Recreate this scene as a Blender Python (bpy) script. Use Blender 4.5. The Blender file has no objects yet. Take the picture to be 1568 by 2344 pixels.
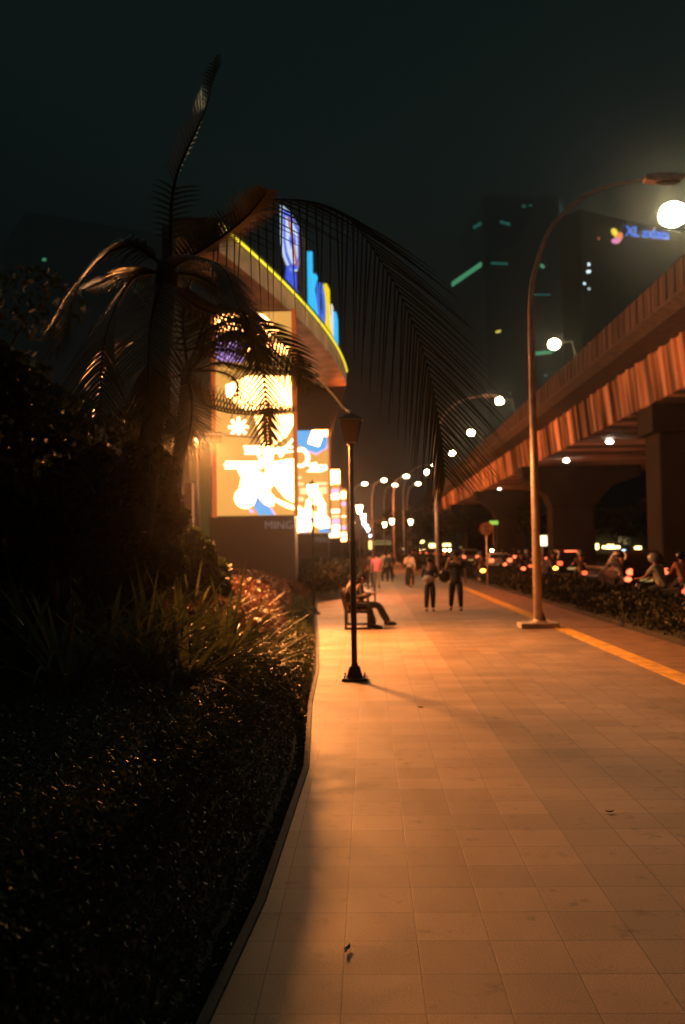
import bpy, math, random
import numpy as np
from mathutils import Vector, Matrix, Euler
R = math.radians
random.seed(7); rng = np.random.default_rng(7)
scn = bpy.context.scene
COL = scn.collection
# ------------------------------------------------------------------ camera
FPX = 2083.0; CX, CY = 784.0, 1171.5; VPX, VPY = 843.0, 1254.0; ROLL = R(-0.9)
cam_d = bpy.data.cameras.new('camera'); cam = bpy.data.objects.new('camera', cam_d); COL.objects.link(cam)
cam_d.sensor_width = 36; cam_d.lens = 36 * FPX / 2343.0; cam_d.clip_end = 3000; cam_d.clip_start = 0.05
_a, _b = (VPX-CX)/FPX, (CY-VPY)/FPX
_ua = _a*math.cos(ROLL) - _b*math.sin(ROLL); _ub = _a*math.sin(ROLL) + _b*math.cos(ROLL)
PITCH = -math.atan(_ub); YAW = math.atan(_ua*math.cos(PITCH))
MR = Matrix.Rotation(YAW, 3, 'Z') @ Matrix.Rotation(math.pi/2 + PITCH, 3, 'X') @ Matrix.Rotation(ROLL, 3, 'Z')
EYE = Vector((0, 0, 1.85))
cam.matrix_world = Matrix.Translation(EYE) @ MR.to_4x4()
cam_d.dof.use_dof = True; cam_d.dof.focus_distance = 5.0; cam_d.dof.aperture_fstop = 1.9
scn.camera = cam
# ------------------------------------------------------------------ night sky, faint sky glow
w = bpy.data.worlds.new('World'); scn.world = w; w.use_nodes = True
nt = w.node_tree; bg = nt.nodes['Background']
tc = nt.nodes.new('ShaderNodeTexCoord'); sep = nt.nodes.new('ShaderNodeSeparateXYZ'); cr = nt.nodes.new('ShaderNodeValToRGB')
nt.links.new(tc.outputs['Generated'], sep.inputs[0]); nt.links.new(sep.outputs['Z'], cr.inputs[0]); nt.links.new(cr.outputs[0], bg.inputs[0])
cr.color_ramp.elements[0].color = (0.0042, 0.0044, 0.0034, 1); cr.color_ramp.elements[0].position = 0.0
cr.color_ramp.elements[1].color = (0.0020, 0.0036, 0.0035, 1); cr.color_ramp.elements[1].position = 0.22
bg.inputs[1].default_value = 1.0
sd = bpy.data.lights.new('sky_glow', 'SUN'); so = bpy.data.objects.new('sky_glow', sd); COL.objects.link(so)
sd.energy = 0.10; sd.color = (0.42, 1.0, 0.92); sd.angle = R(120); so.rotation_euler = (R(-12), R(10), 0)
scn.view_settings.view_transform = 'Standard'; scn.view_settings.look = 'None'
scn.view_settings.exposure = 0.0; scn.view_settings.gamma = 1
scn.cycles.use_denoising = True
scn.cycles.max_bounces = 5; scn.cycles.sample_clamp_indirect = 4.0; scn.cycles.caustics_reflective = False; scn.cycles.caustics_refractive = False
scn.cycles.transparent_max_bounces = 4

FLOOD = 2850; HAZE = .0003
# ------------------------------------------------------------------ helpers
def at(px, py, Y):                      # world point on the plane y = Y seen at a pixel of the 1568 px wide photograph
    d = MR @ Vector(((px-CX)/FPX, (CY-py)/FPX, -1)); return EYE + d*(Y/d.y)
def gr(px, py, z=0.0):                  # ground point
    d = MR @ Vector(((px-CX)/FPX, (CY-py)/FPX, -1)); return EYE + d*((z-EYE.z)/d.z)
def xat(px, Y):                         # x of a pixel column near the horizon
    return at(px, VPY, Y).x
def tag(o, label=None, cat=None, group=None, kind=None):
    if label: o['label'] = label
    if cat: o['category'] = cat
    if group: o['group'] = group
    if kind: o['kind'] = kind
    return o
def empty(name, loc=(0, 0, 0), rz=0, **k):
    o = bpy.data.objects.new(name, None); COL.objects.link(o); o.location = loc; o.rotation_euler = (0, 0, rz)
    o.empty_display_size = .2
    return tag(o, **k)
def copy_tree(o, parent=None):
    c = o.copy(); COL.objects.link(c)
    if parent: c.parent = parent
    for ch in list(o.children): copy_tree(ch, c)
    return c

def mat(name, col, rough=.6, metal=0, emit=None, es=0, sample=True, noise=None, bump=0, spec=.5, trans=0):
    m = bpy.data.materials.new(name); m.use_nodes = True
    n = m.node_tree; p = n.nodes['Principled BSDF']
    p.inputs['Base Color'].default_value = (*col, 1); p.inputs['Roughness'].default_value = rough; p.inputs['Metallic'].default_value = metal
    p.inputs['Specular IOR Level'].default_value = spec
    if emit: p.inputs['Emission Color'].default_value = (*emit, 1); p.inputs['Emission Strength'].default_value = es
    if trans: p.inputs['Transmission Weight'].default_value = trans
    if noise:
        sc_, lo, hi = noise
        t = n.nodes.new('ShaderNodeTexCoord'); nz = n.nodes.new('ShaderNodeTexNoise'); nz.inputs['Scale'].default_value = sc_; nz.inputs['Detail'].default_value = 5
        r = n.nodes.new('ShaderNodeValToRGB')
        r.color_ramp.elements[0].color = (*[c*lo for c in col], 1); r.color_ramp.elements[1].color = (*[min(1, c*hi) for c in col], 1)
        r.color_ramp.elements[0].position = .32; r.color_ramp.elements[1].position = .68
        n.links.new(t.outputs['Object'], nz.inputs['Vector']); n.links.new(nz.outputs['Fac'], r.inputs[0]); n.links.new(r.outputs[0], p.inputs['Base Color'])
        if bump:
            b = n.nodes.new('ShaderNodeBump'); b.inputs['Strength'].default_value = bump; b.inputs['Distance'].default_value = .01
            n.links.new(nz.outputs['Fac'], b.inputs['Height']); n.links.new(b.outputs[0], p.inputs['Normal'])
    if emit and not sample: m.cycles.emission_sampling = 'NONE'
    return m
def leafmat(name, c1, c2, rough=.45, spec=.5, tr=.25):
    m = bpy.data.materials.new(name); m.use_nodes = True
    n = m.node_tree; p = n.nodes['Principled BSDF']; p.inputs['Roughness'].default_value = rough; p.inputs['Specular IOR Level'].default_value = spec
    g = n.nodes.new('ShaderNodeNewGeometry'); r = n.nodes.new('ShaderNodeValToRGB')
    r.color_ramp.elements[0].color = (*c1, 1); r.color_ramp.elements[1].color = (*c2, 1)
    n.links.new(g.outputs['Random Per Island'], r.inputs[0]); n.links.new(r.outputs[0], p.inputs['Base Color'])
    if tr:
        t = n.nodes.new('ShaderNodeBsdfTranslucent'); mx = n.nodes.new('ShaderNodeMixShader'); mx.inputs[0].default_value = tr
        n.links.new(r.outputs[0], t.inputs[0]); n.links.new(p.outputs[0], mx.inputs[1]); n.links.new(t.outputs[0], mx.inputs[2])
        n.links.new(mx.outputs[0], n.nodes['Material Output'].inputs[0])
    return m
def glow(name, col, es, sample=False, base=(.02, .02, .02)):
    return mat(name, base, .5, 0, col, es, sample)

class MB:
    def __init__(s): s.v = []; s.f = []
    def box(s, x0, x1, y0, y1, z0, z1):
        n = len(s.v)
        s.v += [(x0, y0, z0), (x1, y0, z0), (x1, y1, z0), (x0, y1, z0), (x0, y0, z1), (x1, y0, z1), (x1, y1, z1), (x0, y1, z1)]
        s.f += [tuple(n+i for i in q) for q in ((3, 2, 1, 0), (4, 5, 6, 7), (0, 1, 5, 4), (1, 2, 6, 5), (2, 3, 7, 6), (3, 0, 4, 7))]
        return s
    def frustum(s, cx, cy, z0, z1, a0, b0, a1, b1):
        n = len(s.v)
        for z, a, b in ((z0, a0, b0), (z1, a1, b1)):
            s.v += [(cx-a, cy-b, z), (cx+a, cy-b, z), (cx+a, cy+b, z), (cx-a, cy+b, z)]
        s.f += [tuple(n+i for i in q) for q in ((3, 2, 1, 0), (4, 5, 6, 7), (0, 1, 5, 4), (1, 2, 6, 5), (2, 3, 7, 6), (3, 0, 4, 7))]
        return s
    def tube(s, pts, rad, k=10, cap=True):
        pts = [Vector(p) for p in pts]
        if not hasattr(rad, '__len__'): rad = [rad]*len(pts)
        n0 = len(s.v); prev = None
        for i, p in enumerate(pts):
            t = (pts[min(i+1, len(pts)-1)] - pts[max(i-1, 0)]).normalized()
            if prev is None:
                u = Vector((0, 0, 1)) if abs(t.z) < .9 else Vector((1, 0, 0))
                u = (u - t*u.dot(t)).normalized()
            else: u = (prev - t*prev.dot(t)).normalized()
            prev = u; b = t.cross(u)
            for j in range(k):
                a = 2*math.pi*j/k; s.v.append(tuple(p + (u*math.cos(a) + b*math.sin(a))*rad[i]))
        for i in range(len(pts)-1):
            for j in range(k):
                a = n0+i*k+j; b_ = n0+i*k+(j+1) % k
                s.f.append((a, b_, b_+k, a+k))
        if cap:
            s.f.append(tuple(n0+j for j in reversed(range(k)))); s.f.append(tuple(n0+(len(pts)-1)*k+j for j in range(k)))
        return s
    def lathe(s, prof, cx=0, cy=0, k=16):
        n0 = len(s.v)
        for r, z in prof:
            for j in range(k):
                a = 2*math.pi*j/k; s.v.append((cx+r*math.cos(a), cy+r*math.sin(a), z))
        for i in range(len(prof)-1):
            for j in range(k):
                a = n0+i*k+j; b = n0+i*k+(j+1) % k; s.f.append((a, b, b+k, a+k))
        s.f.append(tuple(n0+j for j in reversed(range(k)))); s.f.append(tuple(n0+(len(prof)-1)*k+j for j in range(k)))
        return s
    def ell(s, c, r, k=12, m=8, rot=None):
        n0 = len(s.v); c = Vector(c)
        for i in range(1, m):
            th = math.pi*i/m
            for j in range(k):
                a = 2*math.pi*j/k
                q = Vector((r[0]*math.sin(th)*math.cos(a), r[1]*math.sin(th)*math.sin(a), r[2]*math.cos(th)))
                if rot: q = rot @ q
                s.v.append(tuple(c+q))
        top = Vector((0, 0, r[2])); 
        if rot: top = rot @ top
        s.v.append(tuple(c+top)); s.v.append(tuple(c-top)); T = len(s.v)-2; B = T+1
        for i in range(m-2):
            for j in range(k):
                a = n0+i*k+j; b = n0+i*k+(j+1) % k; s.f.append((a, a+k, b+k, b))
        for j in range(k):
            s.f.append((T, n0+j, n0+(j+1) % k)); a = n0+(m-2)*k; s.f.append((B, a+(j+1) % k, a+j))
        return s
    def prism(s, poly, h, axis='x', c0=None):      # polygon of (a,b) extruded from -h to h (or c0 to h)
        n = len(s.v); k = len(poly); lo = -h if c0 is None else c0
        for c in (lo, h):
            for a, b in poly: s.v.append({'x': (c, a, b), 'y': (a, c, b), 'z': (a, b, c)}[axis])
        s.f.append(tuple(n+i for i in reversed(range(k)))); s.f.append(tuple(n+k+i for i in range(k)))
        for i in range(k): j = (i+1) % k; s.f.append((n+i, n+j, n+k+j, n+k+i))
        return s
    def grid(s, P):                                # P[i][j] points
        n = len(s.v); a, b = len(P), len(P[0])
        for r in P: s.v += [tuple(p) for p in r]
        for i in range(a-1):
            for j in range(b-1): q = n+i*b+j; s.f.append((q, q+1, q+b+1, q+b))
        return s
    def quad(s, *p):
        n = len(s.v); s.v += [tuple(q) for q in p]; s.f.append(tuple(range(n, n+len(p)))); return s
    def build(s, name, m, parent=None, smooth=False, bevel=0, recalc=True):
        me = bpy.data.meshes.new(name); me.from_pydata(s.v, [], s.f); me.update()
        if recalc:
            import bmesh
            b = bmesh.new(); b.from_mesh(me); bmesh.ops.recalc_face_normals(b, faces=b.faces); b.to_mesh(me); b.free()
        me.materials.append(m)
        if smooth: me.polygons.foreach_set('use_smooth', [True]*len(me.polygons))
        o = bpy.data.objects.new(name, me); COL.objects.link(o)
        if parent: o.parent = parent
        if bevel:
            bv = o.modifiers.new('Bevel', 'BEVEL'); bv.width = bevel; bv.segments = 2; bv.limit_method = 'ANGLE'
        return o

def quads(name, P, U, V, m, parent=None, tip=.0):
    """leaf cards as real small faces: centres P, half axes U (length) and V (width), diamond shaped"""
    n = len(P); vs = np.empty((n, 4, 3), np.float32)
    vs[:, 0] = P-U; vs[:, 1] = P+V*(1)-U*.1; vs[:, 2] = P+U; vs[:, 3] = P-V-U*.1
    me = bpy.data.meshes.new(name); me.vertices.add(4*n); me.vertices.foreach_set('co', vs.ravel())
    me.loops.add(4*n); me.loops.foreach_set('vertex_index', np.arange(4*n, dtype=np.int32))
    me.polygons.add(n); me.polygons.foreach_set('loop_start', np.arange(0, 4*n, 4, dtype=np.int32)); me.polygons.foreach_set('loop_total', np.full(n, 4, np.int32))
    me.update(calc_edges=True); me.validate(); me.materials.append(m)
    o = bpy.data.objects.new(name, me); COL.objects.link(o)
    if parent: o.parent = parent
    return o
def unit(a): return a/np.maximum(np.linalg.norm(a, axis=1, keepdims=True), 1e-9)
def rand_leaves(P, size, width=.45, up=.0, jitter=.35):
    n = len(P); U = unit(rng.normal(size=(n, 3)) + np.array([0, 0, up])); W = unit(np.cross(U, rng.normal(size=(n, 3))))
    s = size*(1+jitter*rng.uniform(-1, 1, (n, 1)))
    return U*s, W*s*width
def text_mesh(s, size, extrude, bold=0):
    cu = bpy.data.curves.new('t', 'FONT'); cu.body = s; cu.size = size; cu.extrude = extrude; cu.offset = bold; cu.align_x = 'CENTER'; cu.resolution_u = 4
    o = bpy.data.objects.new('t', cu); COL.objects.link(o)
    dg = bpy.context.evaluated_depsgraph_get(); me = bpy.data.meshes.new_from_object(o.evaluated_get(dg))
    bpy.data.objects.remove(o); bpy.data.curves.remove(cu)
    return me
def text_obj(name, s, size, extrude, m, parent, loc, rot, scale=(1, 1, 1), bold=0):
    me = text_mesh(s, size, extrude, bold); me.materials.clear(); me.materials.append(m)
    o = bpy.data.objects.new(name, me); COL.objects.link(o); o.parent = parent; o.location = loc; o.rotation_euler = rot; o.scale = scale
    return o
def bez(p, n):
    """Catmull-Rom through points"""
    p = [Vector(q) for q in p]; p = [p[0]*2-p[1]] + p + [p[-1]*2-p[-2]]; out = []
    seg = len(p)-3
    for i in range(n+1):
        t = i/n*seg; k = min(int(t), seg-1); t -= k; a, b, c, d = p[k:k+4]
        out.append(.5*((2*b)+(c-a)*t+(2*a-5*b+4*c-d)*t*t+(3*b-a-3*c+d)*t**3))
    return out

# ------------------------------------------------------------------ materials
M = {}
M['pole_dark'] = mat('dark_paint', (.025, .022, .02), .45)
M['galv'] = mat('galvanised', (.52, .42, .38), .45, .3, noise=(6, .75, 1.15))
M['concrete'] = mat('concrete', (.07, .062, .055), .85, noise=(3, .6, 1.2), bump=.3)
M['pier_concrete'] = mat('dark_pier_concrete', (.018, .020, .018), .9, noise=(.7, .6, 1.3))  # very dark concrete tone for piers and crossbeam
M['plinth'] = mat('plinth_concrete', (.36, .33, .3), .85, noise=(8, .7, 1.2))
M['soil'] = mat('soil', (.014, .012, .009), .95, noise=(4, .5, 1.5), bump=.5)
M['black'] = mat('black_plastic', (.012, .012, .013), .4)
M['rubber'] = mat('rubber', (.02, .02, .02), .8)
M['chrome'] = mat('chrome', (.6, .6, .6), .2, 1)
M['wood'] = mat('bench_wood', (.10, .05, .028), .5, noise=(20, .6, 1.3))
M['skin'] = mat('skin', (.38, .2, .12), .55)
M['hair'] = mat('hair', (.008, .006, .005), .75, spec=.2)
M['yellow'] = mat('tactile_yellow', (.60, .37, .05), .7, noise=(5, .5, 1.15))
def stretch_noise(name, c, sx, sy, sz, lo, hi, rough=.85):
    m = mat(name, c, rough); n = m.node_tree; p = n.nodes['Principled BSDF']
    t = n.nodes.new('ShaderNodeTexCoord'); mp = n.nodes.new('ShaderNodeMapping'); mp.inputs['Scale'].default_value = (sx, sy, sz)
    nz = n.nodes.new('ShaderNodeTexNoise'); nz.inputs['Scale'].default_value = 1; nz.inputs['Detail'].default_value = 3
    r = n.nodes.new('ShaderNodeValToRGB'); r.color_ramp.elements[0].position = .44; r.color_ramp.elements[1].position = .56
    r.color_ramp.elements[0].color = (*[q*lo for q in c], 1); r.color_ramp.elements[1].color = (*[q*hi for q in c], 1)
    n.links.new(t.outputs['Object'], mp.inputs[0]); n.links.new(mp.outputs[0], nz.inputs['Vector']); n.links.new(nz.outputs['Fac'], r.inputs[0]); n.links.new(r.outputs[0], p.inputs['Base Color'])
    return m
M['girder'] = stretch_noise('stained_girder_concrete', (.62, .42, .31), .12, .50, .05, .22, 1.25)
M['parapet'] = stretch_noise('stained_parapet_concrete', (.085, .07, .058), .15, 1.1, .10, .6, 1.15)
M['asphalt'] = mat('asphalt', (.05, .05, .05), .75, noise=(3, .7, 1.4), bump=.2)
M['roadpaint'] = mat('road_paint', (.7, .7, .66), .7)
M['cladding'] = mat('cladding', (.16, .11, .09), .6, noise=(.8, .7, 1.2))
M['soffit'] = mat('soffit_panel', (.70, .42, .28), .6, noise=(.6, .55, 1.15))
M['darkwall'] = mat('dark_wall', (.012, .009, .008), .8, noise=(1.2, .7, 1.3))
M['glassdark'] = mat('tower_glass', (1, 1, 1), .03, 1.0)
M['leaf_palm'] = leafmat('palm_leaf', (.022, .030, .010), (.06, .058, .022), .35, .6, .12)
M['leaf_strap'] = leafmat('strap_leaf', (.045, .062, .02), (.11, .115, .042), .5, .4, .42)
M['leaf_green'] = leafmat('ground_cover_leaf', (.012, .022, .008), (.06, .065, .018), .5, .35)
M['leaf_red'] = leafmat('red_leaf', (.06, .020, .012), (.13, .05, .028), .45, .5)
M['leaf_hedge'] = leafmat('hedge_leaf', (.008, .012, .006), (.035, .034, .018), .6, .25)
M['leaf_dark'] = leafmat('tree_leaf', (.012, .022, .010), (.035, .05, .02), .6, .25)
M['bark'] = mat('bark', (.022, .017, .012), .9, noise=(10, .5, 1.4), bump=.5)

# ------------------------------------------------------------------ ground, path, road
def paving():
    m = bpy.data.materials.new('granite_paving'); m.use_nodes = True; n = m.node_tree; L = n.links.new; p = n.nodes['Principled BSDF']
    t = n.nodes.new('ShaderNodeTexCoord')
    br = n.nodes.new('ShaderNodeTexBrick'); br.inputs['Scale'].default_value = 1; br.offset = 0; br.inputs['Brick Width'].default_value = .34; br.inputs['Row Height'].default_value = .336
    br.inputs['Mortar Size'].default_value = .0035; br.inputs['Mortar Smooth'].default_value = .3; br.inputs['Bias'].default_value = 0
    br.inputs['Color1'].default_value = (.35, .245, .165, 1); br.inputs['Color2'].default_value = (.415, .30, .21, 1); br.inputs['Mortar'].default_value = (.10, .07, .045, 1)
    mpp = n.nodes.new('ShaderNodeMapping'); mpp.inputs['Location'].default_value = (-.20, 0, 0); L(t.outputs['Object'], mpp.inputs[0]); L(mpp.outputs[0], br.inputs['Vector'])
    # coarse and fine dirt, and stains
    nz = n.nodes.new('ShaderNodeTexNoise'); nz.inputs['Scale'].default_value = .8; nz.inputs['Detail'].default_value = 6; L(t.outputs['Object'], nz.inputs['Vector'])
    r1 = n.nodes.new('ShaderNodeValToRGB'); r1.color_ramp.elements[0].position = .3; r1.color_ramp.elements[1].position = .7
    r1.color_ramp.elements[0].color = (.66, .64, .6, 1); r1.color_ramp.elements[1].color = (1.05, 1.02, 1, 1); L(nz.outputs['Fac'], r1.inputs[0])
    mx = n.nodes.new('ShaderNodeMixRGB'); mx.blend_type = 'MULTIPLY'; mx.inputs[0].default_value = 1; L(br.outputs['Color'], mx.inputs[1]); L(r1.outputs[0], mx.inputs[2])
    n2 = n.nodes.new('ShaderNodeTexNoise'); n2.inputs['Scale'].default_value = 140; n2.inputs['Detail'].default_value = 3; L(t.outputs['Object'], n2.inputs['Vector'])
    r2 = n.nodes.new('ShaderNodeValToRGB'); r2.color_ramp.elements[0].position = .35; r2.color_ramp.elements[1].position = .65
    r2.color_ramp.elements[0].color = (.58, .58, .58, 1); r2.color_ramp.elements[1].color = (1.2, 1.2, 1.2, 1); L(n2.outputs['Fac'], r2.inputs[0])
    m2 = n.nodes.new('ShaderNodeMixRGB'); m2.blend_type = 'MULTIPLY'; m2.inputs[0].default_value = 1; L(mx.outputs[0], m2.inputs[1]); L(r2.outputs[0], m2.inputs[2])
    # the strip of darker, greyer slabs towards the road
    sp = n.nodes.new('ShaderNodeSeparateXYZ'); L(t.outputs['Object'], sp.inputs[0])
    gt = n.nodes.new('ShaderNodeMath'); gt.operation = 'GREATER_THAN'; gt.inputs[1].default_value = 1.22; L(sp.outputs['X'], gt.inputs[0])
    m3 = n.nodes.new('ShaderNodeMixRGB'); m3.blend_type = 'MULTIPLY'; m3.inputs[2].default_value = (.78, .80, .78, 1); L(gt.outputs[0], m3.inputs[0]); L(m2.outputs[0], m3.inputs[1])
    b2 = n.nodes.new('ShaderNodeTexBrick'); b2.inputs['Scale'].default_value = 1; b2.inputs['Brick Width'].default_value = .68; b2.inputs['Row Height'].default_value = .336; b2.inputs['Mortar Size'].default_value = 0
    b2.inputs['Color1'].default_value = (.84, .84, .84, 1); b2.inputs['Color2'].default_value = (1.12, 1.12, 1.12, 1); L(mpp.outputs[0], b2.inputs['Vector'])
    m4 = n.nodes.new('ShaderNodeMixRGB'); m4.blend_type = 'MULTIPLY'; m4.inputs[0].default_value = 1; L(m3.outputs[0], m4.inputs[1]); L(b2.outputs['Color'], m4.inputs[2])
    n3 = n.nodes.new('ShaderNodeTexNoise'); n3.inputs['Scale'].default_value = 5.5; n3.inputs['Detail'].default_value = 8; n3.inputs['Roughness'].default_value = .7; L(t.outputs['Object'], n3.inputs['Vector'])
    r3 = n.nodes.new('ShaderNodeValToRGB'); r3.color_ramp.elements[0].position = .32; r3.color_ramp.elements[1].position = .43; r3.color_ramp.elements[0].color = (.45, .42, .4, 1); r3.color_ramp.elements[1].color = (1, 1, 1, 1); L(n3.outputs['Fac'], r3.inputs[0])
    m5 = n.nodes.new('ShaderNodeMixRGB'); m5.blend_type = 'MULTIPLY'; m5.inputs[0].default_value = 1; L(m4.outputs[0], m5.inputs[1]); L(r3.outputs[0], m5.inputs[2])
    L(m5.outputs[0], p.inputs['Base Color'])
    p.inputs['Roughness'].default_value = .62; p.inputs['Specular IOR Level'].default_value = .35
    b = n.nodes.new('ShaderNodeBump'); b.inputs['Strength'].default_value = .35; b.inputs['Distance'].default_value = .006
    ad = n.nodes.new('ShaderNodeMath'); ad.operation = 'ADD'; mu = n.nodes.new('ShaderNodeMath'); mu.operation = 'MULTIPLY'; mu.inputs[1].default_value = -1.2
    L(br.outputs['Fac'], mu.inputs[0]); L(mu.outputs[0], ad.inputs[0]); L(n2.outputs['Fac'], ad.inputs[1]); L(ad.outputs[0], b.inputs['Height']); L(b.outputs[0], p.inputs['Normal'])
    return m
M['paving'] = paving()
M['brownband'] = mat('brown_paving', (.20, .125, .085), .7, noise=(3, .7, 1.2))
g = MB(); g.quad((-900, -60, -.16), (900, -60, -.16), (900, 1500, -.16), (-900, 1500, -.16)); tag(g.build('ground', M['soil']), kind='structure')
# path edge, from the photograph's near end to the far bend
EDGE = [(-.95, -8), (-.80, 0), (-.66, 3.5), (-.57, 4.85), (-.53, 7.8), (-.70, 11), (-.78, 14), (-1.05, 19), (-1.5, 26), (-1.75, 31), (-1.0, 33.5), (-.62, 37), (-.5, 60), (-.6, 120)]
def edge_x(y):
    for (x0, y0), (x1, y1) in zip(EDGE, EDGE[1:]):
        if y <= y1: return x0+(x1-x0)*max(0, (y-y0))/(y1-y0)
    return EDGE[-1][0]
ys = sorted(set([e[1] for e in EDGE] + list(np.arange(-8, 120, 1.5))))
g = MB(); g.grid([[(edge_x(y), y, 0) for y in ys], [(4.08, y, 0) for y in ys]]); tag(g.build('footpath', M['paving']), kind='structure')
g = MB(); g.grid([[(edge_x(y)-.05, y, -.15) for y in ys], [(edge_x(y)-.05, y, .012) for y in ys], [(edge_x(y)-.005, y, .012) for y in ys], [(edge_x(y)-.005, y, -.15) for y in ys]])
tag(g.build('kerb', mat('kerb_stone', (.05, .045, .038), .85, noise=(9, .6, 1.3))), kind='structure')
g = MB(); g.box(4.08, 5.62, -8, 120, -.15, 0); tag(g.build('pavement_edge_band', M['brownband']), kind='structure')
# tactile strip: ribbed yellow tiles
g = MB(); y = -2.0
while y < 90:
    g.box(4.10, 4.43, y, y+.295, -.02, .006)
    if y < 40:
        for k in range(5): x = 4.13+k*.06; g.box(x, x+.03, y+.02, y+.275, .006, .011)
    y += .30
tag(g.build('tactile_strip', M['yellow']), kind='structure')
g = MB(); g.box(7.05, 7.25, -8, 300, -.18, .0); tag(g.build('road_kerb', M['plinth']), kind='structure')
g = MB(); g.quad((7.25, -20, -.12), (19, -20, -.12), (19, 400, -.12), (7.25, 400, -.12)); tag(g.build('road', M['asphalt']), kind='structure')
g = MB()
for y in range(0, 220, 8):
    for x in (10.8, 14.4): g.quad((x, y, -.114), (x+.13, y, -.114), (x+.13, y+4, -.114), (x, y+4, -.114))
for y0, y1 in ((56, 60), (64, 70)): g.quad((13.6, y0, -.112), (15.8, y0, -.112), (15.8, y1, -.112), (13.6, y1, -.112))
tag(g.build('road_markings', M['roadpaint']), kind='structure')
g = MB(); g.box(19, 24, -10, 300, -.15, .05); tag(g.build('road_median', M['plinth']), kind='structure')
g = MB(); g.quad((24.01, -20, -.11), (36, -20, -.11), (36, 400, -.11), (24.01, 400, -.11)); tag(g.build('far_road', M['asphalt']), kind='structure')
# garden bed on the left, rising gently away from the path
def bed_z(x, y): 
    d = edge_x(y)-.13-x
    nr = min(1, max(0, (11.5-y)/2.5)); t_ = min(1, max(0, (d-.02)/.2))
    mid_ = min(1, max(0, (y-11)/3))*min(1, max(0, (33-y)/4)); u_ = min(1, max(0, (d-.35)/1.5))
    return -.03 + .5*mid_*u_*u_*(3-2*u_) + .68*nr*t_*t_*(3-2*t_) + .13*min(1, max(0, d/1.5)) + .05*math.sin(x*1.7+y*.6)*min(1, max(0, d)) + .025*nr*t_*math.sin(y*5.1+x*3)*math.sin(y*2.3) + .02*max(0, d-1.5)
by = list(np.arange(-6, 14, .3))+list(np.arange(14, 62, .8)); offs = [-.04, 0, .06, .12, .18, .24, .46, .8, 1.3, 2, 3, 4.5, 7, 11, 18, 40]
g = MB(); g.grid([[(edge_x(y)-.045, y, -.06) for y in by]]+[[(edge_x(y)-.13-o, y, bed_z(edge_x(y)-.13-o, y)) for y in by] for o in offs]); tag(g.build('garden_soil', M['soil'], smooth=True), kind='structure')

# ------------------------------------------------------------------ planting (nobody could count these leaves)
def cover(name, label, m, n, dens, ylo, yhi, d0, d1, h, size, up, bump=.3, width=.45):
    t = rng.uniform(0, 1, n); Y = ylo*(yhi/ylo)**t if dens == 'log' else rng.uniform(ylo, yhi, n)
    P = np.empty((n, 3))
    a0 = np.array([d0(y) for y in Y]); a1 = np.array([d1(y) for y in Y]); d = a0 + (a1-a0)*rng.uniform(0, 1, n)
    ex = np.array([edge_x(y)-.13 for y in Y]); X = ex-d
    lump = .5+.5*np.sin(X*2.3+Y*1.1)*np.sin(Y*1.9-X*1.3)
    edgef = np.clip((d-a0)/.25, .25, 1)
    top = h*(1-bump+bump*lump)*edgef
    P[:, 0] = X; P[:, 1] = Y; P[:, 2] = np.array([bed_z(x, y) for x, y in zip(X, Y)]) + top*np.sqrt(rng.uniform(0.02, 1, n))
    sc_ = np.clip(Y/9, .8, 2.2)[:, None] if dens == 'log' else 1
    U, V = rand_leaves(P, size, width, up); o = quads(name, P, U*sc_, V*sc_, m)
    return tag(o, label, 'plants', kind='stuff')
cover('ground_cover', 'dark small-leaved ground cover filling the bed beside the near end of the footpath', M['leaf_green'], 42000, 'log', 2.6, 13.5, lambda y: .08, lambda y: 1.6+.16*y, .19, .021, .6)
cover('bank_foliage', 'dark creeping leaves covering the steep bank right beside the near footpath edge', M['leaf_green'], 52000, 'log', 2.3, 12.0, lambda y: -.07, lambda y: .55, .09, .02, .5, bump=.6)
cover('low_edging_shrubbery', 'yellow-green clipped low plants along the footpath edge near the lamp post', M['leaf_green'], 30000, 'lin', 10.0, 31, lambda y: -.02, lambda y: .40+.008*y, .26, .035, .9)
cover('red_foliage', 'reddish-brown leafy bedding plants behind the green edging plants', M['leaf_red'], 42000, 'lin', 13, 33, lambda y: .42+.008*y, lambda y: 2.3+.12*y, .75, .042, .8)
# hedge along the road
n = 60000; Y = 6*(95/6)**rng.uniform(0, 1, n); X = 5.66+1.36*rng.uniform(0, 1, n)**.8
P = np.stack([X, Y, .03+(.62+.12*np.sin(Y*1.3+X*3))*np.sqrt(rng.uniform(0, 1, n))*np.clip((X-5.56)/.3, .35, 1)], 1)
U, V = rand_leaves(P, .04, .38, 1.2); s_ = np.clip(Y/14, .8, 2.5)[:, None]
tag(quads('hedge_shrubbery', P, U*s_, V*s_, M['leaf_hedge']), 'dark bushy knee-high planting between the brown pavement band and the road', 'plants', kind='stuff')
g = MB(); g.box(5.66, 7.0, -8, 120, -.15, .1); tag(g.build('planting_strip_soil', M['soil']), kind='structure')

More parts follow.
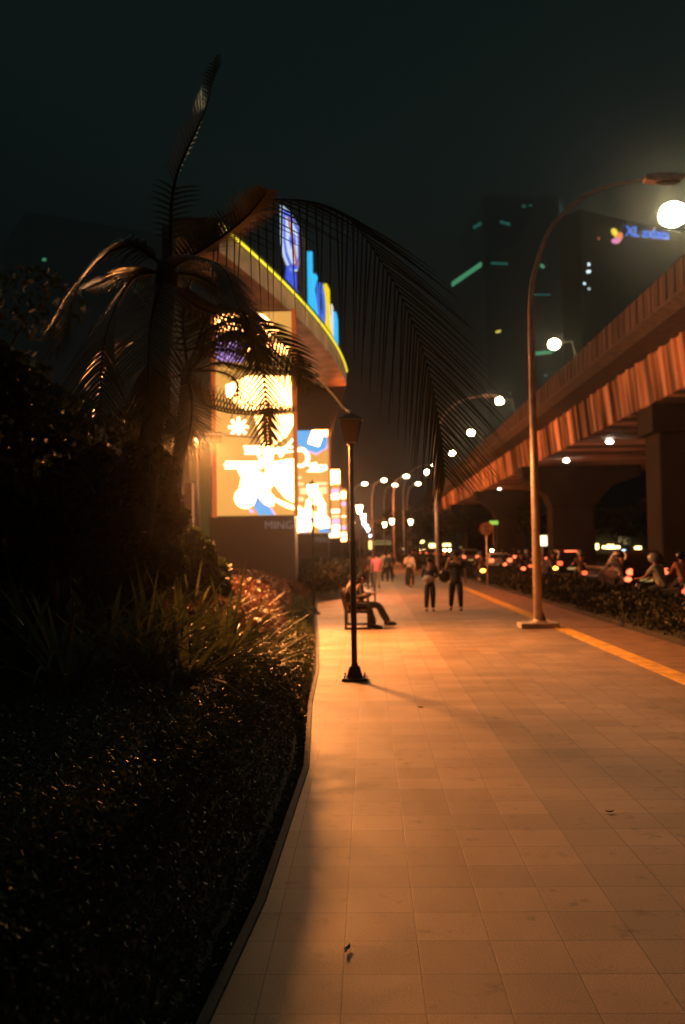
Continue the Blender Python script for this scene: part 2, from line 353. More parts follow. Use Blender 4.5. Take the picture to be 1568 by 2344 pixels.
# strap-leaved clumps: each is one plant
def strap_plant(seed, leaves=26, L=.95, lean=(.35, .1)):
    r = random.Random(seed); mb = MB()
    for i in range(leaves):
        a = r.uniform(0, 2*math.pi); el = r.uniform(.55, 1.25); ln = L*r.uniform(.6, 1.15); wd = r.uniform(.020, .034)
        d = Vector((math.cos(a)*math.cos(el)+lean[0]*.6, math.sin(a)*math.cos(el)+lean[1], math.sin(el))).normalized()
        side = d.cross(Vector((0, 0, 1))).normalized(); p = Vector((r.uniform(-.05, .05), r.uniform(-.05, .05), 0)); rows = []
        droop = r.uniform(.25, 1.1)
        for k in range(7):
            t = k/6; q = p + d*ln*t + Vector((0, 0, -1))*droop*ln*.5*t**2.4
            ww = wd*(1-t**2.2)*(1 if k else .6)+.001
            rows.append([q-side*ww, q+Vector((0, 0, -.3*ww)), q+side*ww])
        mb.grid(rows)
    return mb
strap_protos = []
SP = [(560, 1480), (500, 1500), (440, 1520), (600, 1540), (540, 1560), (470, 1580), (395, 1560), (330, 1600), (585, 1620), (500, 1650), (420, 1660), (350, 1700), (270, 1690), (200, 1640),
      (120, 1700), (250, 1760), (330, 1780), (420, 1760), (150, 1800), (60, 1750), (480, 1440), (410, 1450), (350, 1480), (280, 1520), (210, 1540), (130, 1580), (40, 1620)]
for i, (px, py) in enumerate(SP):
    p = gr(px, py, .1); p.x = min(p.x, edge_x(p.y)-.95)
    if i < 6:
        o = strap_plant(i, leaves=40, L=1.35).build('strap_leaf_plant', M['leaf_strap'], recalc=False); strap_protos.append(o)
    else:
        o = strap_protos[i % 6].copy(); COL.objects.link(o)
    o.location = (p.x, p.y, bed_z(p.x, p.y)-.02); o.rotation_euler = (0, 0, random.uniform(-.4, .4)); s = random.uniform(.85, 1.15); o.scale = (s, s, s)
    tag(o, None, 'plant', 'strap-leaved clumps in the bed'); o['_k'] = 0; del o['_k']; strap_all = globals().setdefault('strap_all', []); strap_all.append(o)
strap_all.sort(key=lambda o: -o.location.y); ORD = ['first', 'second', 'third', 'fourth', 'fifth', 'sixth', 'seventh']; RN = ['far', 'fourth', 'middle', 'second', 'near']
for r_ in range(5):
    row = sorted(strap_all[r_*6:(r_+1)*6], key=lambda o: -o.location.x)
    for j, o in enumerate(row): o['label'] = f'strap-leaved grassy clump, {ORD[j]} from the footpath in the {RN[r_]} row of clumps'

# ------------------------------------------------------------------ palm fronds
def frond_mb(ctrl, L0, nleaf=46, droop=.5, spread=1.0, wid=.014, seed=1, vshape=.35, down=(0, 0, -1), sides=None, rr=.022):
    r = random.Random(seed); pts = bez(ctrl, 40); mb = MB(); dn = Vector(down)
    length = sum((b-a).length for a, b in zip(pts, pts[1:]))
    for i in range(nleaf):
        t = .10+.90*i/(nleaf-1); f = t*40; k = min(int(f), 39); p = pts[k].lerp(pts[k+1], f-k); tan = (pts[min(k+2, 40)]-pts[max(k-1, 0)]).normalized()
        side = tan.cross(Vector((0, 0, 1)))
        if side.length < .2: side = tan.cross(Vector((0, 1, 0)))
        side.normalize(); upv = side.cross(tan).normalized()
        ln = L0*(math.sin(math.pi*min(1, .12+t*.86))**.6)*r.uniform(.85, 1.1)
        for sg in (-1, 1):
            d = (side*sg*spread + tan*(.55+.5*t) + upv*vshape).normalized()
            if sides: d = (Vector(sides[(sg+1)//2]).normalized() + tan*(.15+.35*t) + Vector((r.uniform(-.05, .05), 0, r.uniform(-.05, .05)))).normalized()
            wv = (d.cross(upv) if not sides else d.cross(Vector((.1, 1, .1)))).normalized(); rows = []
            for q in range(6):
                u = q/5; pos = p + d*ln*u + dn*droop*ln*u**1.8
                ww = wid*(1-u**1.6)+.0012
                rows.append([pos-wv*ww, pos+wv*ww])
            mb.grid(rows)
    rb = MB(); rb.tube(pts, [rr*(1-i/41*.85) for i in range(41)], 6)
    return mb, rb
def palm(name, label, base, crown, fronds, trunk_r=.14, L0=.6, group='garden palms'):
    e = empty(name, (0, 0, 0), label=label, cat='palm tree', group=group)
    base = Vector(base); crown = Vector(crown)
    tb = MB(); n_ = 26
    mid = base.lerp(crown, .5)+Vector((.08, 0, 0)); tp = bez([base, mid, crown], n_)
    tb.tube(tp, [trunk_r*(1.25 if i == 0 else 1)*(1.0+.07*(i % 2))*(1-.25*i/n_) for i in range(n_+1)], 12); tb.build('trunk', M['bark'], e, smooth=True)
    for i, fr in enumerate(fronds):
        kw = dict(fr[1]); L = kw.pop('L0', L0)
        mb, rb = frond_mb(fr[0], L, seed=i+3, **kw)
        o = mb.build('frond', M['leaf_palm'], e, recalc=False); rb.build('midrib', M['bark'], o, smooth=True)
    return e
def A(*p): return [at(x, y, d) for x, y, d in p]
crownA = at(385, 600, 9.0); baseA = Vector((crownA.x-.75, 9.3, 0))
FA = [
 (A((395, 600, 9), (560, 470, 8.6), (760, 475, 8.2), (880, 610, 8.0), (962, 784, 7.9), (1004, 957, 7.9), (1018, 1085, 8.0)), dict(L0=1.05, nleaf=60, droop=.12, wid=.0075, rr=.008, sides=((-.25, .3, -1), (.9, -.2, -.55)))),
 (A((390, 600, 9), (400, 420, 9), (470, 250, 9), (500, 130, 9.1)), dict(L0=.35, nleaf=40, droop=.2)),
 (A((390, 610, 9), (480, 560, 8.6), (560, 500, 8.2), (610, 440, 8.0)), dict(L0=.42, nleaf=34, droop=.15)),
 (A((385, 620, 9), (440, 590, 8.7), (510, 615, 8.4), (545, 700, 8.2)), dict(L0=.4, nleaf=46, droop=.5)),
 (A((385, 620, 9), (470, 640, 9.2), (560, 720, 9.5), (590, 840, 9.6)), dict(L0=.42, nleaf=40, droop=.45)),
 (A((380, 640, 9), (450, 700, 9.4), (560, 745, 9.8), (660, 830, 10)), dict(L0=.42, nleaf=40, droop=.4)),
 (A((380, 610, 9), (290, 560, 8.8), (190, 640, 8.6), (130, 800, 8.4)), dict(L0=.6, nleaf=40, droop=.6)),
 (A((380, 620, 9), (300, 640, 9), (240, 780, 8.8), (230, 950, 8.6)), dict(L0=.6, nleaf=40, droop=.5)),
 (A((380, 620, 9), (350, 720, 8.6), (340, 850, 8.4), (350, 1000, 8.4)), dict(L0=.5, nleaf=40, droop=.4)),
]
palm('tall_palm', 'tall palm at the bed with one long feathery frond arching over the footpath', baseA, crownA, FA)
crownB = at(430, 850, 13); baseB = Vector((crownB.x-.7, 13, 0))
HG = ((-.85, .1, -.55), (.85, -.1, -.55)); UP = ((-.6, .1, .55), (.5, .1, -.8))
FB = [
 (A((430, 850, 13), (520, 760, 12.8), (590, 790, 12.6), (609, 920, 12.5), (614, 1015, 12.5)), dict(L0=.62, nleaf=46, droop=.12, wid=.016, sides=HG)),
 (A((430, 855, 13), (500, 800, 13.2), (600, 830, 13.4), (700, 850, 13.5), (790, 935, 13.5)), dict(L0=.62, nleaf=50, droop=.4, wid=.013)),
 (A((430, 855, 13.1), (500, 830, 13.2), (580, 845, 13.3), (665, 850, 13.3), (740, 880, 13.3)), dict(L0=.40, nleaf=50, droop=.25, wid=.02, vshape=.1)),
 (A((430, 860, 13), (470, 925, 12.6), (560, 948, 12.4), (680, 940, 12.3)), dict(L0=.36, nleaf=36, droop=.15, wid=.012, sides=((-.35, 0, .95), (.15, 0, .95)))),
 (A((430, 850, 13), (480, 720, 12.8), (545, 690, 12.6), (577, 750, 12.5), (590, 840, 12.4)), dict(L0=.62, nleaf=44, droop=.15, wid=.012, sides=HG)),
 (A((430, 850, 13), (470, 760, 12.7), (560, 730, 12.3), (650, 790, 12.0), (700, 880, 11.9)), dict(L0=.55, nleaf=44, droop=.35, wid=.015, sides=((-.5, 0, -.85), (.8, 0, .2)))),
 (A((430, 850, 13), (420, 700, 13), (460, 620, 13), (540, 640, 13)), dict(L0=.5, nleaf=34, droop=.4, wid=.018)),
 (A((425, 855, 13), (330, 780, 13), (250, 820, 13), (210, 950, 13)), dict(L0=.6, nleaf=34, droop=.5, wid=.018)),
 (A((425, 855, 13), (360, 880, 12.8), (320, 980, 12.6), (310, 1100, 12.6)), dict(L0=.6, nleaf=34, droop=.4, wid=.018)),
 (A((430, 860, 13), (440, 930, 12.6), (430, 1010, 12.4), (400, 1110, 12.3)), dict(L0=.5, nleaf=34, droop=.3, wid=.018)),
 (A((430, 850, 13), (500, 850, 13.2), (545, 880, 13.4), (530, 960, 13.4)), dict(L0=.30, nleaf=24, droop=.3, wid=.014)),
 (A((425, 850, 13), (340, 700, 13.2), (280, 640, 13.4), (200, 660, 13.6)), dict(L0=.6, nleaf=34, droop=.4, wid=.018)),
]
palm('feather_palm', 'shorter palm whose dark fronds hang across the front of the tallest orange screen', baseB, crownB, FB, .11)

# ------------------------------------------------------------------ broadleaf bushes / trees
def tree_parts(parent, H, R_, seed, m, n=2600, leaf=.11, trunk=.12, lo=.35, squash=.8):
    r = np.random.default_rng(seed); rr = random.Random(seed)
    tb = MB(); tips = []
    tb.tube([(0, 0, -.1), (rr.uniform(-.1, .1), rr.uniform(-.1, .1), H*.3), (rr.uniform(-.2, .2), rr.uniform(-.2, .2), H*.62)], [trunk*1.3, trunk, trunk*.6], 8)
    for i in range(7):
        a = i*2.4+rr.uniform(0, .5); z0 = H*rr.uniform(.28, .55); tip = (math.cos(a)*R_*.7, math.sin(a)*R_*.7, H*rr.uniform(.5, .85)); tips.append(tip)
        tb.tube([(0, 0, z0), (tip[0]*.5, tip[1]*.5, (z0+tip[2])*.55), tip], [trunk*.45, trunk*.3, trunk*.12], 6)
    tb.build('trunk', M['bark'], parent, smooth=True)
    k = 26; cl = []
    for i in range(k):
        d = unit(r.normal(size=(1, 3)))[0]; q = r.uniform(.25, .95)
        cl.append((d[0]*R_*q, d[1]*R_*q, H*(lo+(1-lo)*.5)+d[2]*H*(1-lo)*.5*squash*q, R_*r.uniform(.22, .42)))
    cl = np.array(cl); idx = r.integers(0, k, n); dirs = unit(r.normal(size=(n, 3))); rad = cl[idx, 3]*r.uniform(.5, 1, n)**.5
    P = cl[idx, :3]+dirs*rad[:, None]*np.array([1, 1, .75]); P[:, 2] = np.maximum(P[:, 2], .05)
    U, V = rand_leaves(P, leaf, .5, -.2); return quads('crown', P, U, V, m, parent)
def tree(name, label, loc, H, R_, seed, group, m='leaf_dark', cat='tree', **k):
    e = empty(name, loc, label=label, cat=cat, group=group); tree_parts(e, H, R_, seed, M[m], **k); return e
# dark thicket at the left of the bed
for i, (x, y, H, R_, lab) in enumerate([
    (-4.7, 12.5, 5.6, 1.9, 'dark bushy tree at the left of the bed behind the strap-leaved clumps'),
    (-7.4, 15.5, 7.5, 2.6, 'tallest dark tree at the far left of the bed'),
    (-6.6, 25.5, 4.6, 1.3, 'dark rounded shrub between the palms and the mall wall'),
    (-7.0, 21.0, 5.5, 1.9, 'dark tree hiding the foot of the mall wall'),
    (-4.25, 13.2, 3.2, 1.15, 'dense dark shrub behind the strap-leaved clumps, nearer the footpath'),
    (-5.4, 14.6, 3.0, 1.2, 'dense dark shrub behind the strap-leaved clumps, farther from the footpath'),
    (-2.5, 8.5, 3.0, .6, 'tall narrow dark shrub hiding the trunk of the tall palm'),
    (-3.1, 12.2, 3.2, .75, 'tall narrow dark shrub hiding the trunk of the shorter palm'),
    (-3.4, 11.2, 1.7, .85, 'low dark bush among the strap-leaved clumps, closest to the lamp post'),
    (-3.3, 16.4, 2.2, .9, 'small dark shrub standing left of the reddish bedding'),
    (-3.9, 8.2, 2.6, 1.0, 'nearest dark shrub at the left edge of the bed')]):
    tree('garden_tree', lab, (x, y, .1), H, R_, 40+i, 'trees in the dark garden bed', n=8000, leaf=.085, lo=.12 if R_ > .8 else .35, squash=1.0)
# clipped planting beyond the bench
n = 26000; Y = rng.uniform(33.5, 62, n); X = np.array([edge_x(y) for y in Y])-.15-3.0*rng.uniform(0, 1, n)
P = np.stack([X, Y, .1+(.95+.25*np.sin(Y*.9))*np.sqrt(rng.uniform(0, 1, n))], 1); U, V = rand_leaves(P, .08, .5, .5)
tag(quads('far_bed_shrubbery', P, U, V, M['leaf_hedge']), 'waist-high dark bushes in the bed beyond the two benches', 'plants', kind='stuff')
n = 9000; Y = rng.uniform(62, 110, n); X = rng.uniform(3.2, 6.5, n)
P = np.stack([X, Y, .1+1.0*np.sqrt(rng.uniform(0, 1, n))], 1); U, V = rand_leaves(P, .12, .5, .5)
tag(quads('distant_shrubbery', P, U, V, M['leaf_hedge']), 'dark bushes where the footpath bends in the distance', 'plants', kind='stuff')

# ------------------------------------------------------------------ lantern lamp posts
M['lantern_on'] = glow('lit_lantern_glass', (1.0, .80, .55), 12, False)
def clear_glow(m):
    n = m.node_tree; t = n.nodes.new('ShaderNodeBsdfTransparent'); a = n.nodes.new('ShaderNodeAddShader'); em = n.nodes.new('ShaderNodeEmission')
    p = n.nodes['Principled BSDF']; em.inputs[0].default_value = p.inputs['Emission Color'].default_value; em.inputs[1].default_value = p.inputs['Emission Strength'].default_value
    t.inputs[0].default_value = (.9, .88, .85, 1); n.links.new(t.outputs[0], a.inputs[0]); n.links.new(em.outputs[0], a.inputs[1]); n.links.new(a.outputs[0], n.nodes['Material Output'].inputs[0])
clear_glow(M['lantern_on'])
M['lantern_far'] = glow('lit_lantern_glass_warm', (1.0, .80, .45), 22, False)
M['lantern_cool'] = glow('lit_lantern_glass_cool', (.62, .80, 1.0), 12, False)
M['lantern_off'] = leafmat('unlit_lantern_glass', (.22, .17, .13), (.22, .17, .13), .4, .5, .6)
def lantern_post(loc, glass, label, h=3.30, power=900):
    e = empty('lantern_post', loc, label=label, cat='lamp post', group='lantern lamp posts along the footpath')
    MB().box(-.18, .18, -.18, .18, 0, .045).build('base_plate', M['pole_dark'], e, bevel=.01)
    bd = MB(); bd.frustum(0, 0, .045, .20, .115, .115, .07, .07); bd.frustum(0, 0, .20, .24, .05, .05, .045, .045); bd.build('pedestal', M['pole_dark'], e, bevel=.008)
    for sx in (-1, 1):
        for sy in (-1, 1): MB().lathe([(.014, .045), (.014, .085), (.006, .09)], sx*.14, sy*.14, 8).build('anchor_bolt', M['galv'], e)
    MB().lathe([(.042, .2), (.042, 1.9), (.048, 1.905), (.048, 1.95), (.033, 1.96), (.030, h), (.05, h+.005), (.055, h+.03)], k=14).build('pole', M['pole_dark'], e, smooth=False)
    if glass == M['lantern_on']:
        l = bpy.data.lights.new('lantern_light', 'POINT'); l.energy = power; l.color = (1.0, .46, .20); l.shadow_soft_size = .12
        lo = bpy.data.objects.new('lantern_light', l); COL.objects.link(lo); lo.parent = e; lo.location = (0, 0, h+.2)
    gl = MB(); gl.frustum(0, 0, h+.05, h+.36, .075, .075, .145, .145); gl.build('lantern_glass', glass, e)
    fr = MB()
    for sx in (-1, 1):
        for sy in (-1, 1): fr.tube([(sx*.08, sy*.08, h+.03), (sx*.15, sy*.15, h+.37)], .007, 6)
    fr.frustum(0, 0, h+.365, h+.385, .165, .165, .16, .16); fr.frustum(0, 0, h+.386, h+.46, .14, .14, .04, .04); fr.lathe([(.02, h+.461), (.02, h+.5), (.004, h+.53)], k=8)
    fr.build('lantern_frame', M['pole_dark'], e)
    return e
gq = at(366, 1112, 19)
lantern_post((gq.x, gq.y, 0), M['lantern_on'], 'bright lamp post standing among the garden trees, mostly hidden by foliage', 3.4, 150)
fq = at(450, 1000, 21.0); fe = empty('floodlight_post', (fq.x, fq.y, 0), label='thin post with a small floodlight aimed at the path, left of the tallest screen', cat='floodlight')
MB().lathe([(.05, 0), (.035, fq.z-.1), (.015, fq.z-.05)], k=10).build('pole', M['pole_dark'], fe, smooth=True)
fdir = (Vector((2.0, 12.5, 0))-fq).normalized(); rot = fdir.to_track_quat('-Z', 'Y')
hb = MB(); hb.box(-.66, .66, -.14, .14, .02, .12); hb.v = [tuple(rot @ Vector(v) + Vector((0, 0, fq.z))) for v in hb.v]; hb.build('lamp_head', M['pole_dark'], fe)
hd_ = Vector((fdir.x, fdir.y, 0)).normalized(); sd2 = hd_.cross(Vector((0, 0, 1))); o0 = Vector((0, 0, fq.z+.14)); dv = hd_*.85-Vector((0, 0, .85*math.tan(R(13))))
vb = MB(); c_ = [o0-sd2*.75-hd_*.15, o0+sd2*.75-hd_*.15, o0+sd2*1.3+dv, o0-sd2*1.3+dv]; vb.v += [tuple(p) for p in c_]+[tuple(p+Vector((0, 0, .02))) for p in c_]
vb.f += [(0, 1, 2, 3), (4, 5, 6, 7), (0, 1, 5, 4), (1, 2, 6, 5), (2, 3, 7, 6), (3, 0, 4, 7)]; vb.build('added_visor', M['pole_dark'], fe)  # shield plate added to keep the beam off the palm crowns
l = bpy.data.lights.new('floodlight', 'AREA'); l.shape = 'RECTANGLE'; l.size = 1.25; l.size_y = .22; l.energy = FLOOD; l.color = (1.0, .325, .072); l.spread = R(138)
lo = bpy.data.objects.new('floodlight', l); COL.objects.link(lo); lo.parent = fe; lo.rotation_euler = rot.to_euler(); lo.location = Vector((0, 0, fq.z))
p = gr(812, 1556); lantern_post((p.x, p.y, 0), M['lantern_off'], 'nearest black lamp post with an unlit lantern, standing on the footpath')
p = gr(719, 1405); lantern_post((p.x, p.y, 0), M['lantern_on'], 'lit lamp post at the edge of the bed in front of the second screen')
for i, (px, D, m, lab) in enumerate([
    (824, 39, 'lantern_on', 'lit lamp post with a large white lantern just beyond the benches'),
    (833, 49, 'lantern_on', 'lit lamp post directly behind the large white lantern'),
    (834, 62, 'lantern_cool', 'first of the bluish white lanterns down the footpath'),
    (840, 71, 'lantern_cool', 'second of the bluish white lanterns down the footpath'),
    (843, 84, 'lantern_cool', 'third of the bluish white lanterns down the footpath'),
    (848, 125, 'lantern_cool', 'smallest and most distant bluish white lantern'),
    (808, 64, 'lantern_far', 'warm white lantern standing right beside the last screen'),
    (881, 66, 'lantern_far', 'warm lantern low over the heads of the walking pair'),
    (898, 58, 'lantern_far', 'warm lantern on a post right of the walking pair'),
    (941, 60, 'lantern_far', 'warm lantern above the woman in the long black skirt')]):
    lantern_post((at(px, 1254, D).x, D, 0), M[m], lab)

# ------------------------------------------------------------------ street lamps with curved arms
M['lamp_hot'] = glow('street_lamp_lens', (1.0, .83, .5), 90, False)
M['lamp_soft'] = glow('street_lamp_lens_far', (1.0, .80, .50), 14, False)
def street_lamp(loc, label, lit, H=10.2, arm=2.7, group='tall street lamps along the road', base=True, mirror=1, rz=0, pm='galv'):
    e = empty('street_lamp', loc, rz, label=label, cat='street lamp', group=group)
    if base: MB().box(-.43, .43, -.28, .28, 0, .12).build('plinth', M['plinth'], e, bevel=.015)
    s = mirror
    if base:
        f = MB(); f.lathe([(.2, .12), (.2, .15), (.12, .155), (.10, .2)], k=16)
        for a in range(4): f.prism([(.09, .15), (.19, .15), (.09, .42)], .006, 'y'); 
        f.build('flange', M['galv'], e)
    pts = [(0, 0, .12), (0, 0, H*.36), (0, 0, H*.70)]; pts += [tuple(q) for q in bez([(0, 0, H*.72), (s*.10, 0, H*.79), (s*.55, 0, H*.90), (s*1.5, 0, H*.975), (s*arm, 0, H*1.0)], 14)]
    rad = [.105, .085, .062]+[.055-.025*i/14 for i in range(15)]
    MB().tube(pts, rad, 14).build('pole', M[pm], e, smooth=True)
    hd = MB(); hd.prism([(s*(arm-.05), H-.06), (s*(arm+.15), H-.1), (s*(arm+.85), H-.05), (s*(arm+.85), H+.03), (s*(arm+.2), H+.09), (s*(arm-.05), H+.05)], .14, 'y'); hd.build('lamp_head', M[pm], e, bevel=.02)
    ln = MB(); ln.ell((s*(arm+.5), 0, H-.09), (.3, .12, .07)); ln.build('lens', M['lamp_hot'] if lit else M['lantern_off'], e)
    return e
p = gr(1232, 1436); street_lamp((p.x, p.y, 0), 'nearest tall street lamp with unlit curved arm, on a plinth beside the yellow strip', False)
street_lamp((p.x, 50.5, 0), 'second tall unlit street lamp pole beyond the walking couple', False)
for px, py, D, lab in [(925, 1090, 92, 'third tall street lamp, thin pole above the distant trees'), ]:
    street_lamp((at(px, 1254, D).x, D, 0), lab, True)
for i, (px, py, D, lab) in enumerate([
    (930, 1090, 110, 'distant street lamp, highest lit point of the middle row'),
    (879, 1099, 116, 'distant street lamp between the lantern row and the middle of the road'),
    (835, 1107, 118, 'distant street lamp, leftmost lit point above the lantern row'),
    (904, 1110, 128, 'distant street lamp, lower lit point of a close pair'),
    (957, 1107, 128, 'distant street lamp just left of the second pole, lower of two')]):
    q = at(px, py, D)
    e = empty('street_lamp', (q.x-1.6, D, 0), label=lab, cat='street lamp', group='distant lit street lamps')
    H = q.z; MB().tube([(0, 0, 0), (0, 0, H*.8), (.3, 0, H*.95), (1.3, 0, H+.1)], [.1, .07, .06, .04], 8).build('pole', M['galv'], e, smooth=True)
    MB().ell((1.6, 0, H), (.36, .3, .22)).build('lens', M['lamp_soft'], e, smooth=True)

# ------------------------------------------------------------------ elevated highway
FW = empty('elevated_highway', (0, 0, 0), label='long raised concrete highway running above the road, its side lit orange', cat='flyover')
y0, y1 = 8, 262
bend = lambda y: 0
def sweep(mb, poly, ya, yb, step=2.0):
    yy = list(np.arange(ya, yb+.01, step)); rows = [[(x+bend(y), y, z) for x, z in poly]+[(poly[0][0]+bend(y), y, poly[0][1])] for y in yy]
    mb.grid(rows)
    for r_ in (rows[0], rows[-1]): mb.quad(*r_[:-1])
    return mb
ZT = at(1568, 591, 12*FPX/725).z
def zr(px, py, X): D = X*FPX/(px-VPX); return at(px, py, D).z
Zpt, Zpb, Zgt, Zgb = zr(1568, 592, 12), zr(1568, 667, 12), zr(1568, 762, 14.1), zr(1568, 880, 14.1)
mb = sweep(MB(), [(12, Zpb), (12, Zpt), (12.25, Zpt), (12.3, Zpb)], y0, y1); y = y0
while y < 170:
    mb.box(11.93, 11.998, y, y+.28, Zpb+.12, Zpt-.02); y += 1.0
mb.build('parapet', M['parapet'], FW)
sweep(MB(), [(11.9, Zpb-.08), (11.9, Zpb+.06), (11.999, Zpb+.06), (11.999, Zpb-.08)], y0, y1).build('edge_moulding', M['concrete'], FW)
sweep(MB(), [(11.95, Zpb-.081), (12.3, Zpb-.002), (27, Zpb-.002), (27, Zgt), (14.1, Zgt), (12.4, Zpb-.32)], y0, y1).build('deck', M['concrete'], FW)
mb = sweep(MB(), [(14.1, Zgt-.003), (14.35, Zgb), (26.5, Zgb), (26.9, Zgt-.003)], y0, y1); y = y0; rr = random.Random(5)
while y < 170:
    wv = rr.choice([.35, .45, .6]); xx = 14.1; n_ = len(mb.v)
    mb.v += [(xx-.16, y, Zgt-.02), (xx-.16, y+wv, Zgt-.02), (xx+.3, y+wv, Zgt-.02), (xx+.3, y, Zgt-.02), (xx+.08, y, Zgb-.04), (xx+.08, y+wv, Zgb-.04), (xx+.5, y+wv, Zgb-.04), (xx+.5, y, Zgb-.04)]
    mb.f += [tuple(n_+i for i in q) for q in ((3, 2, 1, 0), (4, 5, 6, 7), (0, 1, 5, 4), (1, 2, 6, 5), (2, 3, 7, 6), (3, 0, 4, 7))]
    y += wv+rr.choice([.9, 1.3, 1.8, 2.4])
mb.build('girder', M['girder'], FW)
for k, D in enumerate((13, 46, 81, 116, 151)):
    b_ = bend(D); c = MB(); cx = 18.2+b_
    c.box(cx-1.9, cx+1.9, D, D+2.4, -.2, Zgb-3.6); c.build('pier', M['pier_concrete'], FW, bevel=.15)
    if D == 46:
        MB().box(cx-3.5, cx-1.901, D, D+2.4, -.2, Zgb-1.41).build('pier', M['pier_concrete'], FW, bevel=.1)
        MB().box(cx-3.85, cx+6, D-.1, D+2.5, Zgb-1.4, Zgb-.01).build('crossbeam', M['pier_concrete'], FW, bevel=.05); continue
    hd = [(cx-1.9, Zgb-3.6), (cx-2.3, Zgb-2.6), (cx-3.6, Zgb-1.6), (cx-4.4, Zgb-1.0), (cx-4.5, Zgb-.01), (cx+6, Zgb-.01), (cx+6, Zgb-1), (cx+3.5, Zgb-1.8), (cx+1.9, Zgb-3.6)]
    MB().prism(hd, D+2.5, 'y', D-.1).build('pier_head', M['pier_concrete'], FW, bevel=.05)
M['under_lamp'] = glow('underdeck_lamp_lens', (.95, .88, .72), 30, False)
for i, (px, py, D) in enumerate([(1547, 945, 47), (1395, 1012, 60.5), (1296, 1055, 74), (1143, 1118, 112), (1111, 1133, 126)]):
    q = at(px, py, D)
    e = empty('underdeck_lamp', (q.x, q.y, q.z), label=f'round white lamp hanging under the raised highway, {["nearest, at the frame edge","second from the near end","middle one right of the tall pole","second farthest","farthest and smallest"][i]}', cat='lamp', group='lamps under the raised highway')
    MB().lathe([(.26, .06), (.26, .12), (.06, .16), (.04, .17), (.04, Zgb-q.z if Zgb-q.z > .2 else .3)], k=14).build('housing', M['galv'], e)
    MB().ell((0, 0, .05), (.24, .24, .14)).build('lens', M['under_lamp'], e, smooth=True)
M['highway_lamp'] = glow('highway_lamp_lens', (1.0, .80, .42), 110, False); M['highway_lamp_near'] = glow('highway_lamp_lens_mid', (1.0, .80, .42), 130, True); M['highway_lamp_first'] = glow('highway_lamp_lens_first', (1.0, .80, .42), 330, True)
for i, (px, py, D, s) in enumerate([(1540, 490, 47.8, .72), (1268, 787, 78, .50), (1143, 917, 111, .48), (1078, 990, 142, .52), (1035, 1037, 174, .52), (977, 1080, 205, .5)]):
    q = at(px, py, D)
    e = empty('highway_lamp', (q.x, q.y, Zpb), label=f'lamp above the raised highway, {["nearest and by far the brightest, at the frame edge","second, just right of the tall pole","third, left of the tall pole","fourth down the row","fifth down the row","sixth and most distant, above the second pole"][i]}', cat='street lamp', group='lamps on the raised highway')
    h = q.z-Zpb
    MB().tube([(1.9, 0, 0), (1.9, 0, h*.8), (1.5, 0, h+.2), (.4, 0, h+.12)], [.12, .09, .07, .05], 8).build('pole', M['pole_dark'], e, smooth=True)
    MB().prism([(-.5, h+.04), (.5, h+.04), (.6, h+.2), (-.3, h+.2)], .2, 'y').build('lamp_head', M['pole_dark'], e)
    MB().ell((0, 0, h-.02), (s, s, s*.85), 12, 8).build('lens', M['highway_lamp_first' if i == 0 else 'highway_lamp_near' if i < 4 else 'highway_lamp'], e, smooth=True)

# ------------------------------------------------------------------ LED screen pylons
M['cabinet'] = mat('screen_cabinet', (.05, .03, .025), .5)
M['led_orange'] = glow('screen_orange', (1.0, .47, .10), .80, False)
M['led_amber'] = glow('screen_amber', (1.0, .55, .16), .86, False)
M['led_white'] = glow('screen_white', (1.0, .36, .10), 20, True)
M['led_white2'] = glow('screen_white_small', (1.0, .60, .34), 5, True)
M['led_line'] = glow('screen_pale', (1.0, .62, .30), 1.6, False)
M['led_blue'] = glow('screen_blue', (.10, .45, .90), 1.0, False)
M['led_pink'] = glow('screen_pink', (.95, .55, .90), 1.1, False)
M['led_violet'] = glow('screen_violet', (.55, .32, .85), 1.0, False)
M['flyover_fill'] = glow('flyover_fill_glow', (1.0, .23, .05), 105, True)  # added glow that lights the flank of the raised highway
M['edge_glow'] = glow('painted_edge_glow', (1.0, .17, .03), .42, False); M['sign_dim'] = glow('dim_letters', (.75, .62, .55), .16, False)  # red edge strips: dim emission imitating film glow round the screens
def c2(x, y): return (451.2+.2466*x, 837.9+.2466*y)       # crop pixels to photograph pixels
def blobpoly(cx, cy, rx, ry, n=18): return [(cx+rx*math.cos(2*math.pi*i/n), cy+ry*math.sin(2*math.pi*i/n)) for i in range(n)]
